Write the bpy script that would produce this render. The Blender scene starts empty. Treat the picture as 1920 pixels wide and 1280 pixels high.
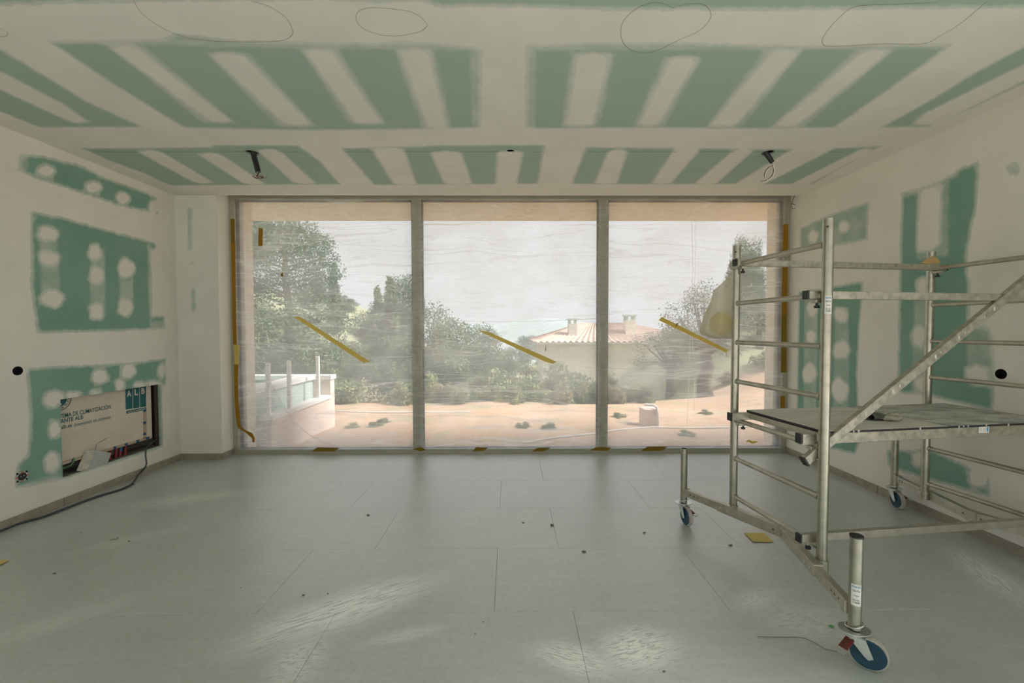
import bpy, bmesh, math, random
import numpy as np
from mathutils import Vector, Matrix
from mathutils.geometry import tessellate_polygon

# ------------------------------------------------------------------ camera
F_PX, YAW, PITCH, ROLL, EYE = 767.32, .0062, .0291, -.0013, 1.4298
XL, XR, YC, YW, HC, XC = -3.6334, 3.2128, 4.507, 4.729, 2.89, -3.1806
YB = -4.2                                   # back wall of the room
_fw = np.array([math.sin(YAW)*math.cos(PITCH), math.cos(YAW)*math.cos(PITCH), -math.sin(PITCH)])
_r = np.array([math.cos(YAW), -math.sin(YAW), 0.]); _u = np.cross(_r, _fw)
_r2 = _r*math.cos(ROLL)+_u*math.sin(ROLL); _u2 = -_r*math.sin(ROLL)+_u*math.cos(ROLL)
_O = np.array([0, 0, EYE])
scene = bpy.context.scene
COL = scene.collection
cd = bpy.data.cameras.new('camera'); cam = bpy.data.objects.new('camera', cd); COL.objects.link(cam)
cd.sensor_width = 36; cd.lens = F_PX/1920*36; cd.clip_start = .02; cd.clip_end = 1000
cam.matrix_world = Matrix([[_r2[i], _u2[i], -_fw[i], _O[i]] for i in range(3)]+[[0, 0, 0, 1]])
scene.camera = cam

# ------------------------------------------------------------------ sky, daylight, exposure
SKY = .78
world = bpy.data.worlds.new('overcast_sky'); scene.world = world; world.use_nodes = True
bg = world.node_tree.nodes['Background']
bg.inputs[0].default_value = (.95, .97, 1.0, 1); bg.inputs[1].default_value = SKY
sl = bpy.data.lights.new('hazy_sun_offscreen', 'SUN'); sl.energy = 7.5; sl.angle = math.radians(25); sl.color = (1, .985, .95)
sun = bpy.data.objects.new('hazy_sun_offscreen', sl); COL.objects.link(sun); sun.rotation_euler = Vector((-.72, .12, -.68)).to_track_quat('-Z', 'Y').to_euler(); sun.location = (30, -5, 30)
vs = scene.view_settings
vs.view_transform = 'Standard'; vs.look = 'None'; vs.gamma = 1; vs.exposure = 0.40; vs.use_curve_mapping = False

# ------------------------------------------------------------------ helpers: measure on real planes
def ray(x, y): return _fw+_r2*(x-960)/F_PX+_u2*(640-y)/F_PX
def pl(x, y, ax, v):
    d = ray(x, y); return _O+d*(v-_O[ax])/d[ax]
def onX(x, y, v): return pl(x, y, 0, v)
def onY(x, y, v): return pl(x, y, 1, v)
def onZ(x, y, v=0.): return pl(x, y, 2, v)

# ------------------------------------------------------------------ helpers: materials
def nd(nt, t, **k):
    n = nt.nodes.new(t)
    for a, b in k.items(): setattr(n, a, b)
    return n
def pm(name, col, rough=.6, metal=0., var=.12, scale=8., bump=0., col2=None, coord='Object', spec=None, bscale=None):
    """procedural principled material: noise between two close tones, fine relief"""
    m = bpy.data.materials.new(name); m.use_nodes = True; nt = m.node_tree; b = nt.nodes['Principled BSDF']
    tc = nd(nt, 'ShaderNodeTexCoord'); n = nd(nt, 'ShaderNodeTexNoise'); n.inputs['Scale'].default_value = scale; n.inputs['Detail'].default_value = 5
    nt.links.new(tc.outputs[coord], n.inputs['Vector'])
    mx = nd(nt, 'ShaderNodeMix', data_type='RGBA')
    c2 = col2 or tuple(c*(1-var) for c in col); c1 = col if col2 else tuple(min(1, c*(1+var)) for c in col)
    mx.inputs[6].default_value = (*c1, 1); mx.inputs[7].default_value = (*c2, 1)
    mr = nd(nt, 'ShaderNodeMapRange'); mr.inputs[1].default_value = .3; mr.inputs[2].default_value = .7
    nt.links.new(n.outputs[0], mr.inputs[0]); nt.links.new(mr.outputs[0], mx.inputs[0]); nt.links.new(mx.outputs[2], b.inputs['Base Color'])
    b.inputs['Roughness'].default_value = rough; b.inputs['Metallic'].default_value = metal
    if spec is not None: b.inputs['Specular IOR Level'].default_value = spec
    if bump:
        n2 = nd(nt, 'ShaderNodeTexNoise'); n2.inputs['Scale'].default_value = bscale or scale*6; nt.links.new(tc.outputs[coord], n2.inputs['Vector'])
        bp = nd(nt, 'ShaderNodeBump'); bp.inputs['Strength'].default_value = bump; bp.inputs['Distance'].default_value = .004
        nt.links.new(n2.outputs[0], bp.inputs['Height']); nt.links.new(bp.outputs[0], b.inputs['Normal'])
    return m
def math_(nt, op, a, b=None, c=None, clamp=False):
    n = nd(nt, 'ShaderNodeMath', operation=op); n.use_clamp = clamp
    for i, v in enumerate((a, b, c)):
        if v is None: continue
        if isinstance(v, (int, float)): n.inputs[i].default_value = v
        else: nt.links.new(v, n.inputs[i])
    return n.outputs[0]
def noise_(nt, vec, scale, detail=4., rough=.55, dist=0.):
    n = nd(nt, 'ShaderNodeTexNoise'); n.inputs['Scale'].default_value = scale; n.inputs['Detail'].default_value = detail
    n.inputs['Roughness'].default_value = rough; n.inputs['Distortion'].default_value = dist
    if vec is not None: nt.links.new(vec, n.inputs['Vector'])
    return n.outputs[0]
def mapping_(nt, vec, scale=(1, 1, 1), rot=(0, 0, 0), loc=(0, 0, 0)):
    n = nd(nt, 'ShaderNodeMapping'); n.inputs['Scale'].default_value = scale; n.inputs['Rotation'].default_value = rot; n.inputs['Location'].default_value = loc
    nt.links.new(vec, n.inputs['Vector']); return n.outputs[0]
def smooth_(nt, v, a, b, lo=0., hi=1.):
    n = nd(nt, 'ShaderNodeMapRange', interpolation_type='SMOOTHSTEP')
    n.inputs[1].default_value = a; n.inputs[2].default_value = b; n.inputs[3].default_value = lo; n.inputs[4].default_value = hi
    nt.links.new(v, n.inputs[0]); return n.outputs[0]
def mixc_(nt, f, a, b):
    n = nd(nt, 'ShaderNodeMix', data_type='RGBA')
    for i, v in ((0, f), (6, a), (7, b)):
        if isinstance(v, tuple): n.inputs[i].default_value = (*v, 1)
        elif isinstance(v, (int, float)): n.inputs[i].default_value = v
        else: nt.links.new(v, n.inputs[i])
    return n.outputs[2]

def plaster_mat(name, comp, green, streak=(1, 1, 1)):
    """joint compound (smooth, pale) over green moisture board; 'g' = signed distance of bare board, 't' = thinly coated"""
    m = bpy.data.materials.new(name); m.use_nodes = True; nt = m.node_tree; b = nt.nodes['Principled BSDF']
    tc = nd(nt, 'ShaderNodeTexCoord'); P = tc.outputs['Object']
    g = nd(nt, 'ShaderNodeAttribute', attribute_name='g').outputs['Fac']; t = nd(nt, 'ShaderNodeAttribute', attribute_name='t').outputs['Fac']
    n1 = noise_(nt, P, 9, 5); n2 = noise_(nt, mapping_(nt, P, streak), 28, 4, .6)
    w = math_(nt, 'ADD', math_(nt, 'MULTIPLY', math_(nt, 'SUBTRACT', n1, .5), .022), math_(nt, 'MULTIPLY', math_(nt, 'SUBTRACT', n2, .5), .03))
    gg = math_(nt, 'ADD', g, w)
    full = smooth_(nt, gg, .008, .034); thin = smooth_(nt, gg, -.006, .006)
    G = math_(nt, 'ADD', math_(nt, 'MULTIPLY', full, .55), math_(nt, 'MULTIPLY', thin, .45))
    T = smooth_(nt, math_(nt, 'ADD', t, w), -.012, .02)
    T = math_(nt, 'MULTIPLY', T, smooth_(nt, noise_(nt, P, 6, 3), .3, .7, .22, .48))
    G = math_(nt, 'MULTIPLY', G, math_(nt, 'SUBTRACT', 1., T))
    dd = nd(nt, 'ShaderNodeAttribute', attribute_name='d').outputs['Fac']      # boards skimmed with a thin film of filler
    G = math_(nt, 'MULTIPLY', G, math_(nt, 'SUBTRACT', 1., math_(nt, 'MULTIPLY', dd, .30)))
    n3 = smooth_(nt, noise_(nt, P, 3.2, 4), .3, .7)
    gc = mixc_(nt, n3, green, tuple(c*k for c, k in zip(green, (1.18, 1.1, 1.12))))
    cc = mixc_(nt, n3, comp, tuple(c*.94 for c in comp))
    c = mixc_(nt, G, cc, gc)
    nt.links.new(c, b.inputs['Base Color']); b.inputs['Roughness'].default_value = .85; b.inputs['Specular IOR Level'].default_value = .2
    bp = nd(nt, 'ShaderNodeBump'); bp.inputs['Strength'].default_value = .15; bp.inputs['Distance'].default_value = .003
    nt.links.new(math_(nt, 'SUBTRACT', n2, math_(nt, 'MULTIPLY', G, .8)), bp.inputs['Height']); nt.links.new(bp.outputs[0], b.inputs['Normal'])
    return m

M = {}
COMP = (.79, .772, .69); GREEN = (.285, .40, .315)
M['wall'] = plaster_mat('plastered_green_board', COMP, (.20, .36, .285), (1, 1, .6))
M['paint'] = pm('smooth_filler', (.79, .772, .69), .85, var=.03, scale=2, spec=.2)
M['niche'] = pm('raw_block_lining', (.20, .18, .155), .95, var=.25, scale=9, bump=.5)
M['frame'] = pm('window_frame_bronze', (.40, .385, .305), .45, .2, var=.05, scale=6)
M['gasket'] = pm('black_gasket', (.02, .02, .02), .6)
M['render'] = pm('exterior_render', (.84, .73, .60), .9, var=.05, scale=5, bump=.2)
M['soil'] = pm('orange_soil', (.42, .255, .15), .95, scale=1.3, col2=(.50, .355, .25), bump=.5, bscale=20)
M['skirt'] = pm('stone_skirting', (.31, .275, .215), .55, var=.14, scale=14)
M['alu'] = pm('galvanised_tube', (.42, .41, .335), .30, 1., var=.14, scale=22)
M['alu2'] = pm('aluminium_profile', (.48, .46, .385), .42, .8, var=.14, scale=18)
M['alud'] = pm('grimy_aluminium_bar', (.46, .44, .37), .45, .8, var=.25, scale=30)
M['zinc'] = pm('bright_zinc', (.62, .64, .62), .32, .9, var=.1, scale=25)
M['black'] = pm('black_plastic', (.015, .016, .018), .45)
M['blue'] = pm('blue_wheel', (.006, .05, .085), .55, var=.15, scale=12)
M['tyre'] = pm('grey_tyre', (.42, .40, .35), .7, var=.25, scale=25)
M['red'] = pm('red_pedal', (.13, .025, .022), .5, var=.3, scale=40)
M['white'] = pm('white_label', (.78, .78, .73), .6, var=.02)
M['bluelabel'] = pm('blue_print', (.03, .27, .50), .5)
M['grout'] = pm('pale_grout', (.46, .45, .41), .9, var=.05)
M['printblue'] = pm('navy_print', (.015, .07, .20), .6)
M['ink'] = pm('dark_ink', (.02, .03, .03), .7)
M['card'] = pm('pale_cardboard', (.66, .59, .49), .85, var=.06, scale=7)
M['cardedge'] = pm('brown_card_tape', (.46, .36, .24), .7, var=.1)
M['teal'] = pm('teal_print', (.012, .115, .125), .7)
M['pipebrown'] = pm('brown_pipe', (.05, .025, .018), .5)
M['pipered'] = pm('red_pipe', (.30, .03, .03), .5)
M['pipeblue'] = pm('blue_pipe', (.02, .20, .40), .5)
M['wiregreen'] = pm('green_wire', (.10, .32, .10), .5)
M['cable'] = pm('black_cable', (.035, .05, .05), .5)
M['steelplate'] = pm('grey_metal_sheet', (.46, .49, .47), .5, .4, var=.06)
M['copper'] = pm('brown_wire', (.22, .09, .05), .5)
M['sponge'] = pm('yellow_sponge', (.78, .58, .12), .9, bump=.4, scale=30)
M['tan'] = pm('tan_card', (.46, .31, .13), .8)
M['glove'] = pm('dusty_glove', (.10, .105, .085), .9, var=.35, scale=28, bump=.3)
M['gloveb'] = pm('pale_knit_glove', (.38, .38, .30), .95, var=.2, scale=60, bump=.4)
M['sand'] = pm('yellow_sandpaper', (.62, .50, .16), .95, var=.05, scale=80)
M['pencil'] = pm('pencil_graphite', (.30, .26, .20), .9)
M['redline'] = pm('chalk_line', (.25, .17, .12), .9)
M['crumb'] = pm('plaster_crumb', (.16, .14, .11), .95, scale=40)
M['crumbw'] = pm('pale_crumb', (.62, .60, .54), .95, scale=40)
M['orange'] = pm('orange_plastic', (.55, .16, .06), .5)
M['bark'] = pm('bark', (.10, .085, .07), .95, var=.3, scale=12, bump=.6)
M['poolwall'] = pm('pale_pink_render', (.74, .60, .52), .9, var=.04)
M['coping'] = pm('white_coping', (.86, .84, .81), .7, var=.03)
M['pooltile'] = pm('pale_green_tile', (.50, .60, .56), .5, var=.08)
M['water'] = pm('pool_water', (.20, .42, .40), .08, var=.1, scale=3)
M['housewall'] = pm('cream_house_wall', (.70, .64, .53), .9, var=.04)
M['rooftile'] = pm('terracotta_tiles', (.52, .38, .31), .9, var=.2, scale=3)
M['grass'] = pm('dry_grass', (.27, .30, .14), .95, var=.3, scale=3)
M['hose'] = pm('pale_hose', (.70, .70, .68), .5)
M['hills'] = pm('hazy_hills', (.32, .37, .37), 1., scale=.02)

def mix_shader(name, parts):
    """thin sheet: list of (bsdf type, colour, weight)"""
    m = bpy.data.materials.new(name); m.use_nodes = True; nt = m.node_tree; nt.nodes.remove(nt.nodes['Principled BSDF'])
    out = nt.nodes['Material Output']; cur = None; acc = 0
    for typ, col, wgt in parts:
        s = nd(nt, typ); s.inputs[0].default_value = (*col, 1)
        if typ == 'ShaderNodeBsdfGlossy': s.inputs['Roughness'].default_value = .12
        if cur is None: cur = s.outputs[0]; acc = wgt
        else:
            mx = nd(nt, 'ShaderNodeMixShader'); mx.inputs[0].default_value = wgt/(acc+wgt); acc += wgt
            nt.links.new(cur, mx.inputs[1]); nt.links.new(s.outputs[0], mx.inputs[2]); cur = mx.outputs[0]
    nt.links.new(cur, out.inputs[0]); return m
M['glass'] = mix_shader('window_glass', [('ShaderNodeBsdfTransparent', (.985, .985, .985), .96), ('ShaderNodeBsdfGlossy', (1, 1, 1), .04)])
M['bag'] = mix_shader('milky_carrier_bag', [('ShaderNodeBsdfTransparent', (.97, .96, .90), .40), ('ShaderNodeBsdfTranslucent', (.80, .77, .66), .28), ('ShaderNodeBsdfDiffuse', (.74, .71, .60), .32)])
M['crease'] = mix_shader('white_film_fold', [('ShaderNodeBsdfTransparent', (1, 1, 1), .6), ('ShaderNodeBsdfTranslucent', (.95, .97, .96), .3), ('ShaderNodeBsdfGlossy', (1, 1, 1), .1)])
def tape_mat(name, col, tr):
    return mix_shader(name, [('ShaderNodeBsdfTranslucent', col, tr), ('ShaderNodeBsdfDiffuse', col, 1-tr)])
M['tapey'] = tape_mat('yellow_masking_tape', (.80, .68, .24), .45)
M['tapeo'] = tape_mat('ochre_packing_tape', (.42, .23, .03), .25)
M['tapeb'] = tape_mat('brown_packing_tape', (.30, .19, .03), .2)

def film_mat():
    m = bpy.data.materials.new('creased_plastic_film'); m.use_nodes = True; nt = m.node_tree; nt.nodes.remove(nt.nodes['Principled BSDF'])
    out = nt.nodes['Material Output']; tc = nd(nt, 'ShaderNodeTexCoord'); P = tc.outputs['Object']
    warp = nd(nt, 'ShaderNodeTexNoise'); warp.inputs['Scale'].default_value = 1.1; warp.inputs['Detail'].default_value = 3; nt.links.new(P, warp.inputs['Vector'])
    sub = nd(nt, 'ShaderNodeVectorMath', operation='SUBTRACT'); sub.inputs[1].default_value = (.5, .5, .5); nt.links.new(warp.outputs['Color'], sub.inputs[0])
    sc = nd(nt, 'ShaderNodeVectorMath', operation='SCALE'); sc.inputs['Scale'].default_value = .2; nt.links.new(sub.outputs[0], sc.inputs[0])
    ad = nd(nt, 'ShaderNodeVectorMath', operation='ADD'); nt.links.new(P, ad.inputs[0]); nt.links.new(sc.outputs[0], ad.inputs[1]); W = ad.outputs[0]
    def ridge(scale, rot, wid, det=2.):
        n = noise_(nt, mapping_(nt, W, scale, (0, rot, 0)), 1., det, .5)
        a = math_(nt, 'ABSOLUTE', math_(nt, 'SUBTRACT', n, .5)); return smooth_(nt, a, 0., wid, 1., 0.)
    r1 = ridge((.35, 1, 8), .03, .017, 1.); r2 = ridge((.8, 1, 17), -.08, .03, 1.); r3 = ridge((2.2, 1, 6.), .6, .014, 1.); r4 = ridge((.6, 1, 26), .10, .04, 1.)
    patch = smooth_(nt, noise_(nt, P, 1.6, 3), .46, .64); patch2 = smooth_(nt, noise_(nt, mapping_(nt, P, (1, 1, 1.5), loc=(7, 0, 3)), 1.9, 3), .48, .64)
    lines = math_(nt, 'ADD', math_(nt, 'MULTIPLY', r1, .75), math_(nt, 'MULTIPLY', math_(nt, 'MULTIPLY', r2, patch), .65))
    lines = math_(nt, 'ADD', lines, math_(nt, 'MULTIPLY', math_(nt, 'MULTIPLY', r3, patch2), .45))
    lines = math_(nt, 'ADD', lines, math_(nt, 'MULTIPLY', math_(nt, 'MULTIPLY', r4, patch2), .5))
    haze = smooth_(nt, noise_(nt, mapping_(nt, W, (1, 1, 2.2)), 1.3, 4), .3, .72, FILM_LO, FILM_HI)
    fac = math_(nt, 'MINIMUM', math_(nt, 'ADD', haze, math_(nt, 'MULTIPLY', lines, .30)), .85)
    tr = nd(nt, 'ShaderNodeBsdfTransparent'); tr.inputs[0].default_value = (.995, .995, .995, 1)
    tl = nd(nt, 'ShaderNodeBsdfTranslucent'); tl.inputs[0].default_value = (.93, .97, .985, 1)
    mx = nd(nt, 'ShaderNodeMixShader'); nt.links.new(fac, mx.inputs[0]); nt.links.new(tr.outputs[0], mx.inputs[1]); nt.links.new(tl.outputs[0], mx.inputs[2])
    gl = nd(nt, 'ShaderNodeBsdfGlossy'); gl.inputs['Roughness'].default_value = .15
    bp = nd(nt, 'ShaderNodeBump'); bp.inputs['Strength'].default_value = .2; bp.inputs['Distance'].default_value = .003
    nt.links.new(lines, bp.inputs['Height']); nt.links.new(bp.outputs[0], gl.inputs['Normal'])
    m2 = nd(nt, 'ShaderNodeMixShader'); m2.inputs[0].default_value = .03
    nt.links.new(mx.outputs[0], m2.inputs[1]); nt.links.new(gl.outputs[0], m2.inputs[2]); nt.links.new(m2.outputs[0], out.inputs[0])
    return m
FILM_LO, FILM_HI = .25, .48
M['film'] = film_mat()

def floor_mat():
    m = bpy.data.materials.new('dusty_stone_tile'); m.use_nodes = True; nt = m.node_tree; b = nt.nodes['Principled BSDF']
    geo = nd(nt, 'ShaderNodeNewGeometry'); P = geo.outputs['Position']
    n1 = noise_(nt, P, 2.2, 6); n2 = noise_(nt, P, 34, 5, .7); n3 = noise_(nt, mapping_(nt, P, (1.2, 9, 1), (0, 0, .5)), 2.5, 5, .65)
    base = mixc_(nt, smooth_(nt, n1, .3, .7), (.415, .445, .415), (.475, .505, .475))
    base = mixc_(nt, smooth_(nt, n2, .42, .68, 0, .45), base, (.33, .34, .30))
    base = mixc_(nt, smooth_(nt, n3, .5, .75, 0, .35), base, (.58, .60, .57))
    # plaster dust scuffed about under the work: ellipses on the floor broken up by streaks
    D = None
    for (px, py, lx, ly, ang, amt) in DUST:
        c = onZ(px, py)
        mp = nd(nt, 'ShaderNodeMapping', vector_type='TEXTURE'); mp.inputs['Location'].default_value = (c[0], c[1], 0); mp.inputs['Rotation'].default_value = (0, 0, ang); mp.inputs['Scale'].default_value = (lx, ly, 1)
        nt.links.new(P, mp.inputs['Vector'])
        ln = nd(nt, 'ShaderNodeVectorMath', operation='LENGTH'); nt.links.new(mp.outputs[0], ln.inputs[0])
        e = smooth_(nt, ln.outputs['Value'], .1, 1.1, amt, 0.)
        s = noise_(nt, mapping_(nt, mp.outputs[0], (1.1, 6, 1)), 3.6, 9, .72, .8)
        e = math_(nt, 'MULTIPLY', e, smooth_(nt, s, .44, .50))
        D = e if D is None else math_(nt, 'MAXIMUM', D, e)
    base = mixc_(nt, D, base, (.90, .91, .88))
    nt.links.new(base, b.inputs['Base Color'])
    b.inputs['Specular IOR Level'].default_value = .8; b.inputs['Coat Weight'].default_value = 1.; b.inputs['Coat IOR'].default_value = 1.85; b.inputs['Coat Roughness'].default_value = .38
    nt.links.new(smooth_(nt, n1, .3, .7, .36, .46), b.inputs['Roughness'])
    bp = nd(nt, 'ShaderNodeBump'); bp.inputs['Strength'].default_value = .12; bp.inputs['Distance'].default_value = .002
    nt.links.new(n2, bp.inputs['Height']); nt.links.new(bp.outputs[0], b.inputs['Normal'])
    return m
DUST = [(650, 1140, .62, .20, .55, 1.), (560, 1235, .16, .22, .2, .6), (1195, 1215, .26, .17, .3, 1.), (1080, 1235, .26, .12, -.3, .85), (1420, 1122, .22, .10, .5, .6),
        (1500, 1165, .25, .22, .2, .4), (1850, 1075, .42, .16, 1.2, .75), (350, 935, .55, .16, .35, .5), (120, 1160, .4, .12, .7, .3), (760, 1190, .25, .06, .3, .5), (250, 1010, .4, .1, .6, .25)]
M['floor'] = floor_mat()

# ------------------------------------------------------------------ helpers: objects
def tag(o, label=None, category=None, group=None, kind=None):
    for k, v in (('label', label), ('category', category), ('group', group), ('kind', kind)):
        if v: o[k] = v
    return o
def empty(name, loc, label, cat, group=None):
    o = bpy.data.objects.new(name, None); o.empty_display_size = .1; o.location = loc; COL.objects.link(o)
    return tag(o, label, cat, group)
def root_loc(o):
    v = Vector((0, 0, 0))
    while o is not None: v += o.location; o = o.parent
    return v
class MB:
    def __init__(s): s.v = []; s.f = []
    def add(s, vs, fs):
        k = len(s.v); s.v += [tuple(map(float, q)) for q in vs]; s.f += [tuple(i+k for i in f) for f in fs]; return s
    def box(s, a, b):
        x0, y0, z0 = a; x1, y1, z1 = b
        return s.add([(x0, y0, z0), (x1, y0, z0), (x1, y1, z0), (x0, y1, z0), (x0, y0, z1), (x1, y0, z1), (x1, y1, z1), (x0, y1, z1)],
                     [(0, 3, 2, 1), (4, 5, 6, 7), (0, 1, 5, 4), (1, 2, 6, 5), (2, 3, 7, 6), (3, 0, 4, 7)])
    def bar(s, p, q, w, h, up=(0, 0, 1)):
        p = Vector(p); q = Vector(q); d = (q-p).normalized(); u = Vector(up); sd = d.cross(u)
        if sd.length < 1e-4: sd = d.cross(Vector((1, 0, 0)))
        sd.normalize(); u = sd.cross(d).normalized()
        vs = [c+sd*(w/2*i)+u*(h/2*j) for c in (p, q) for i, j in ((-1, -1), (1, -1), (1, 1), (-1, 1))]
        return s.add(vs, [(3, 2, 1, 0), (4, 5, 6, 7), (0, 1, 5, 4), (1, 2, 6, 5), (2, 3, 7, 6), (3, 0, 4, 7)])
    def tube(s, pts, r, seg=14, cap=True):
        pts = [Vector(p) for p in pts]; n = len(pts); rs = r if isinstance(r, (list, tuple)) else [r]*n
        ring = []; prev = None
        for i, p in enumerate(pts):
            d = (pts[min(i+1, n-1)]-pts[max(i-1, 0)]).normalized()
            if prev is None: a = d.orthogonal().normalized()
            else: a = (prev-d*prev.dot(d)).normalized()
            prev = a; b = d.cross(a)
            ring.append([p+(a*math.cos(t)+b*math.sin(t))*rs[i] for t in [2*math.pi*k/seg for k in range(seg)]])
        fs = [(i*seg+k, i*seg+(k+1) % seg, (i+1)*seg+(k+1) % seg, (i+1)*seg+k) for i in range(n-1) for k in range(seg)]
        if cap: fs += [tuple(reversed(range(seg))), tuple((n-1)*seg+k for k in range(seg))]
        return s.add([v for q in ring for v in q], fs)
    def pipe(s, p, q, r, t=.003, seg=20):      # hollow tube
        p = Vector(p); q = Vector(q); d = (q-p).normalized(); a = d.orthogonal().normalized(); b = d.cross(a)
        R = [[c+(a*math.cos(2*math.pi*k/seg)+b*math.sin(2*math.pi*k/seg))*rr for k in range(seg)] for c, rr in ((p, r), (q, r), (q, r-t), (p, r-t))]
        return s.add([v for x in R for v in x], [(i*seg+k, i*seg+(k+1) % seg, ((i+1) % 4)*seg+(k+1) % seg, ((i+1) % 4)*seg+k) for i in range(4) for k in range(seg)])
    def prism(s, poly, d):                      # closed polygon extruded by vector d
        n = len(poly); d = Vector(d); A = [Vector(p) for p in poly]
        return s.add(A+[p+d for p in A], [tuple(reversed(range(n))), tuple(range(n, 2*n))]+[(i, (i+1) % n, n+(i+1) % n, n+i) for i in range(n)])
    def lathe(s, o, ax, prof, seg=28):          # prof: (radius, along axis)
        o = Vector(o); ax = Vector(ax).normalized(); a = ax.orthogonal().normalized(); b = ax.cross(a); n = len(prof)
        vs = [o+ax*h+(a*math.cos(2*math.pi*k/seg)+b*math.sin(2*math.pi*k/seg))*r for r, h in prof for k in range(seg)]
        fs = [(i*seg+k, i*seg+(k+1) % seg, (i+1)*seg+(k+1) % seg, (i+1)*seg+k) for i in range(n-1) for k in range(seg)]
        fs += [tuple(reversed(range(seg))), tuple((n-1)*seg+k for k in range(seg))]
        return s.add(vs, fs)
    def build(s, name, mat, parent=None, smooth=False, bevel=0., sub=0, **tags):
        me = bpy.data.meshes.new(name); o = bpy.data.objects.new(name, me); COL.objects.link(o)
        off = Vector((0, 0, 0))
        if parent is not None: off = root_loc(parent); o.parent = parent
        elif s.v:
            vs = np.array(s.v); off = Vector((*(vs.min(0)+vs.max(0))[:2]/2, vs.min(0)[2])); o.location = off
        me.from_pydata([(x-off.x, y-off.y, z-off.z) for x, y, z in s.v], [], s.f); me.update()
        bm = bmesh.new(); bm.from_mesh(me); bmesh.ops.recalc_face_normals(bm, faces=bm.faces); bm.to_mesh(me); bm.free()
        me.materials.append(M[mat] if isinstance(mat, str) else mat)
        if bevel:
            md = o.modifiers.new('bevel', 'BEVEL'); md.width = bevel; md.segments = 2; md.limit_method = 'ANGLE'
        if sub:
            md = o.modifiers.new('subdivision', 'SUBSURF'); md.levels = sub; md.render_levels = sub
        if smooth:
            me.shade_smooth(); 
            if not sub:
                try: me.set_sharp_from_angle(angle=.7)
                except Exception: pass
        return tag(o, **tags)
def struct(mb, name, mat, parent=None, **k):
    o = mb.build(name, mat, parent, **k)
    if parent is None: o['kind'] = 'structure'
    return o
def ribbon(pts, widths, side, nrm, th=.0008):
    """flat tape along points (each with a side vector), thickness along nrm"""
    mb = MB(); nrm = Vector(nrm); L = []; 
    for p, w, sd in zip(pts, widths, side): 
        p = Vector(p); sd = Vector(sd); L.append((p-sd*w/2, p+sd*w/2))
    n = len(L); vs = [v for a, b in L for v in (a, b)]+[v+nrm*th for a, b in L for v in (a, b)]
    fs = []
    for i in range(n-1):
        a = 2*i; k = 2*n
        fs += [(a, a+1, a+3, a+2), (k+a, k+a+2, k+a+3, k+a+1), (a, a+2, k+a+2, k+a), (a+1, k+a+1, k+a+3, a+3)]
    k = 2*n; e = 2*(n-1); fs += [(0, k, k+1, 1), (e, e+1, k+e+1, k+e)]
    mb.add(vs, fs); return mb
def text_mesh(txt, name, mat, parent, M4, width=None, height=None, ext=.0006, shear=0., bold=0., wrap=None):
    cu = bpy.data.curves.new('t', 'FONT'); cu.body = txt; cu.extrude = 0; cu.offset = bold; cu.shear = shear; cu.resolution_u = 3
    tmp = bpy.data.objects.new('t', cu); COL.objects.link(tmp)
    me = bpy.data.meshes.new_from_object(tmp.evaluated_get(bpy.context.evaluated_depsgraph_get())); bpy.data.objects.remove(tmp); bpy.data.curves.remove(cu)
    n = len(me.vertices); co = np.zeros(n*3); me.vertices.foreach_get('co', co); co = co.reshape(-1, 3)
    lo = co.min(0); hi = co.max(0); sx = sy = None
    if width: sx = width/(hi[0]-lo[0])
    if height: sy = height/(hi[1]-lo[1])
    sx = sx or sy; sy = sy or sx
    co[:, 0] = (co[:, 0]-lo[0])*sx; co[:, 1] = (co[:, 1]-lo[1])*sy; co[:, 2] = ext
    if wrap:
        r = wrap; th = (co[:, 0]-width/2)/r; co[:, 2] = np.cos(th)*(r+ext)-r; co[:, 0] = width/2+np.sin(th)*(r+ext)
    R = np.array(M4)
    co = co@R[:3, :3].T+R[:3, 3]
    if parent is not None: co -= np.array(root_loc(parent))
    me.vertices.foreach_set('co', co.ravel()); me.update(); me.materials.clear(); me.materials.append(M[mat]); me.name = name
    o = bpy.data.objects.new(name, me); COL.objects.link(o); o.parent = parent; return o
def copy_tree(o, loc=None, parent=None):
    c = o.copy(); COL.objects.link(c)
    if parent is not None: c.parent = parent
    if loc is not None: c.location = loc
    for ch in list(o.children): copy_tree(ch, None, c)
    return c
rng = np.random.default_rng(7); random.seed(7)

# ------------------------------------------------------------------ plastered surfaces with bare-board patches
def sdf_poly(P, poly):
    poly = np.asarray(poly, float); n = len(poly); d = np.full(len(P), 1e9); ins = np.zeros(len(P), bool)
    for i in range(n):
        a = poly[i]; b = poly[(i+1) % n]; e = b-a; w = P-a
        t = np.clip((w@e)/max(e@e, 1e-12), 0, 1); d = np.minimum(d, np.linalg.norm(w-t[:, None]*e, axis=1))
        c = ((a[1] > P[:, 1]) != (b[1] > P[:, 1])); xx = a[0]+(P[:, 1]-a[1])/(b[1]-a[1]+1e-12)*e[0]; ins ^= c & (P[:, 0] < xx)
    return np.where(ins, d, -d)
def blob(cx, cy, rx, ry, n=14):
    r = np.random.default_rng(int(cx*7+cy*13)); t = np.linspace(0, 2*np.pi, n, endpoint=False); k = r.uniform(.8, 1.18, n)
    return [(cx+rx*k[i]*math.cos(t[i]), cy+ry*k[i]*math.sin(t[i])) for i in range(n)]
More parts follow.
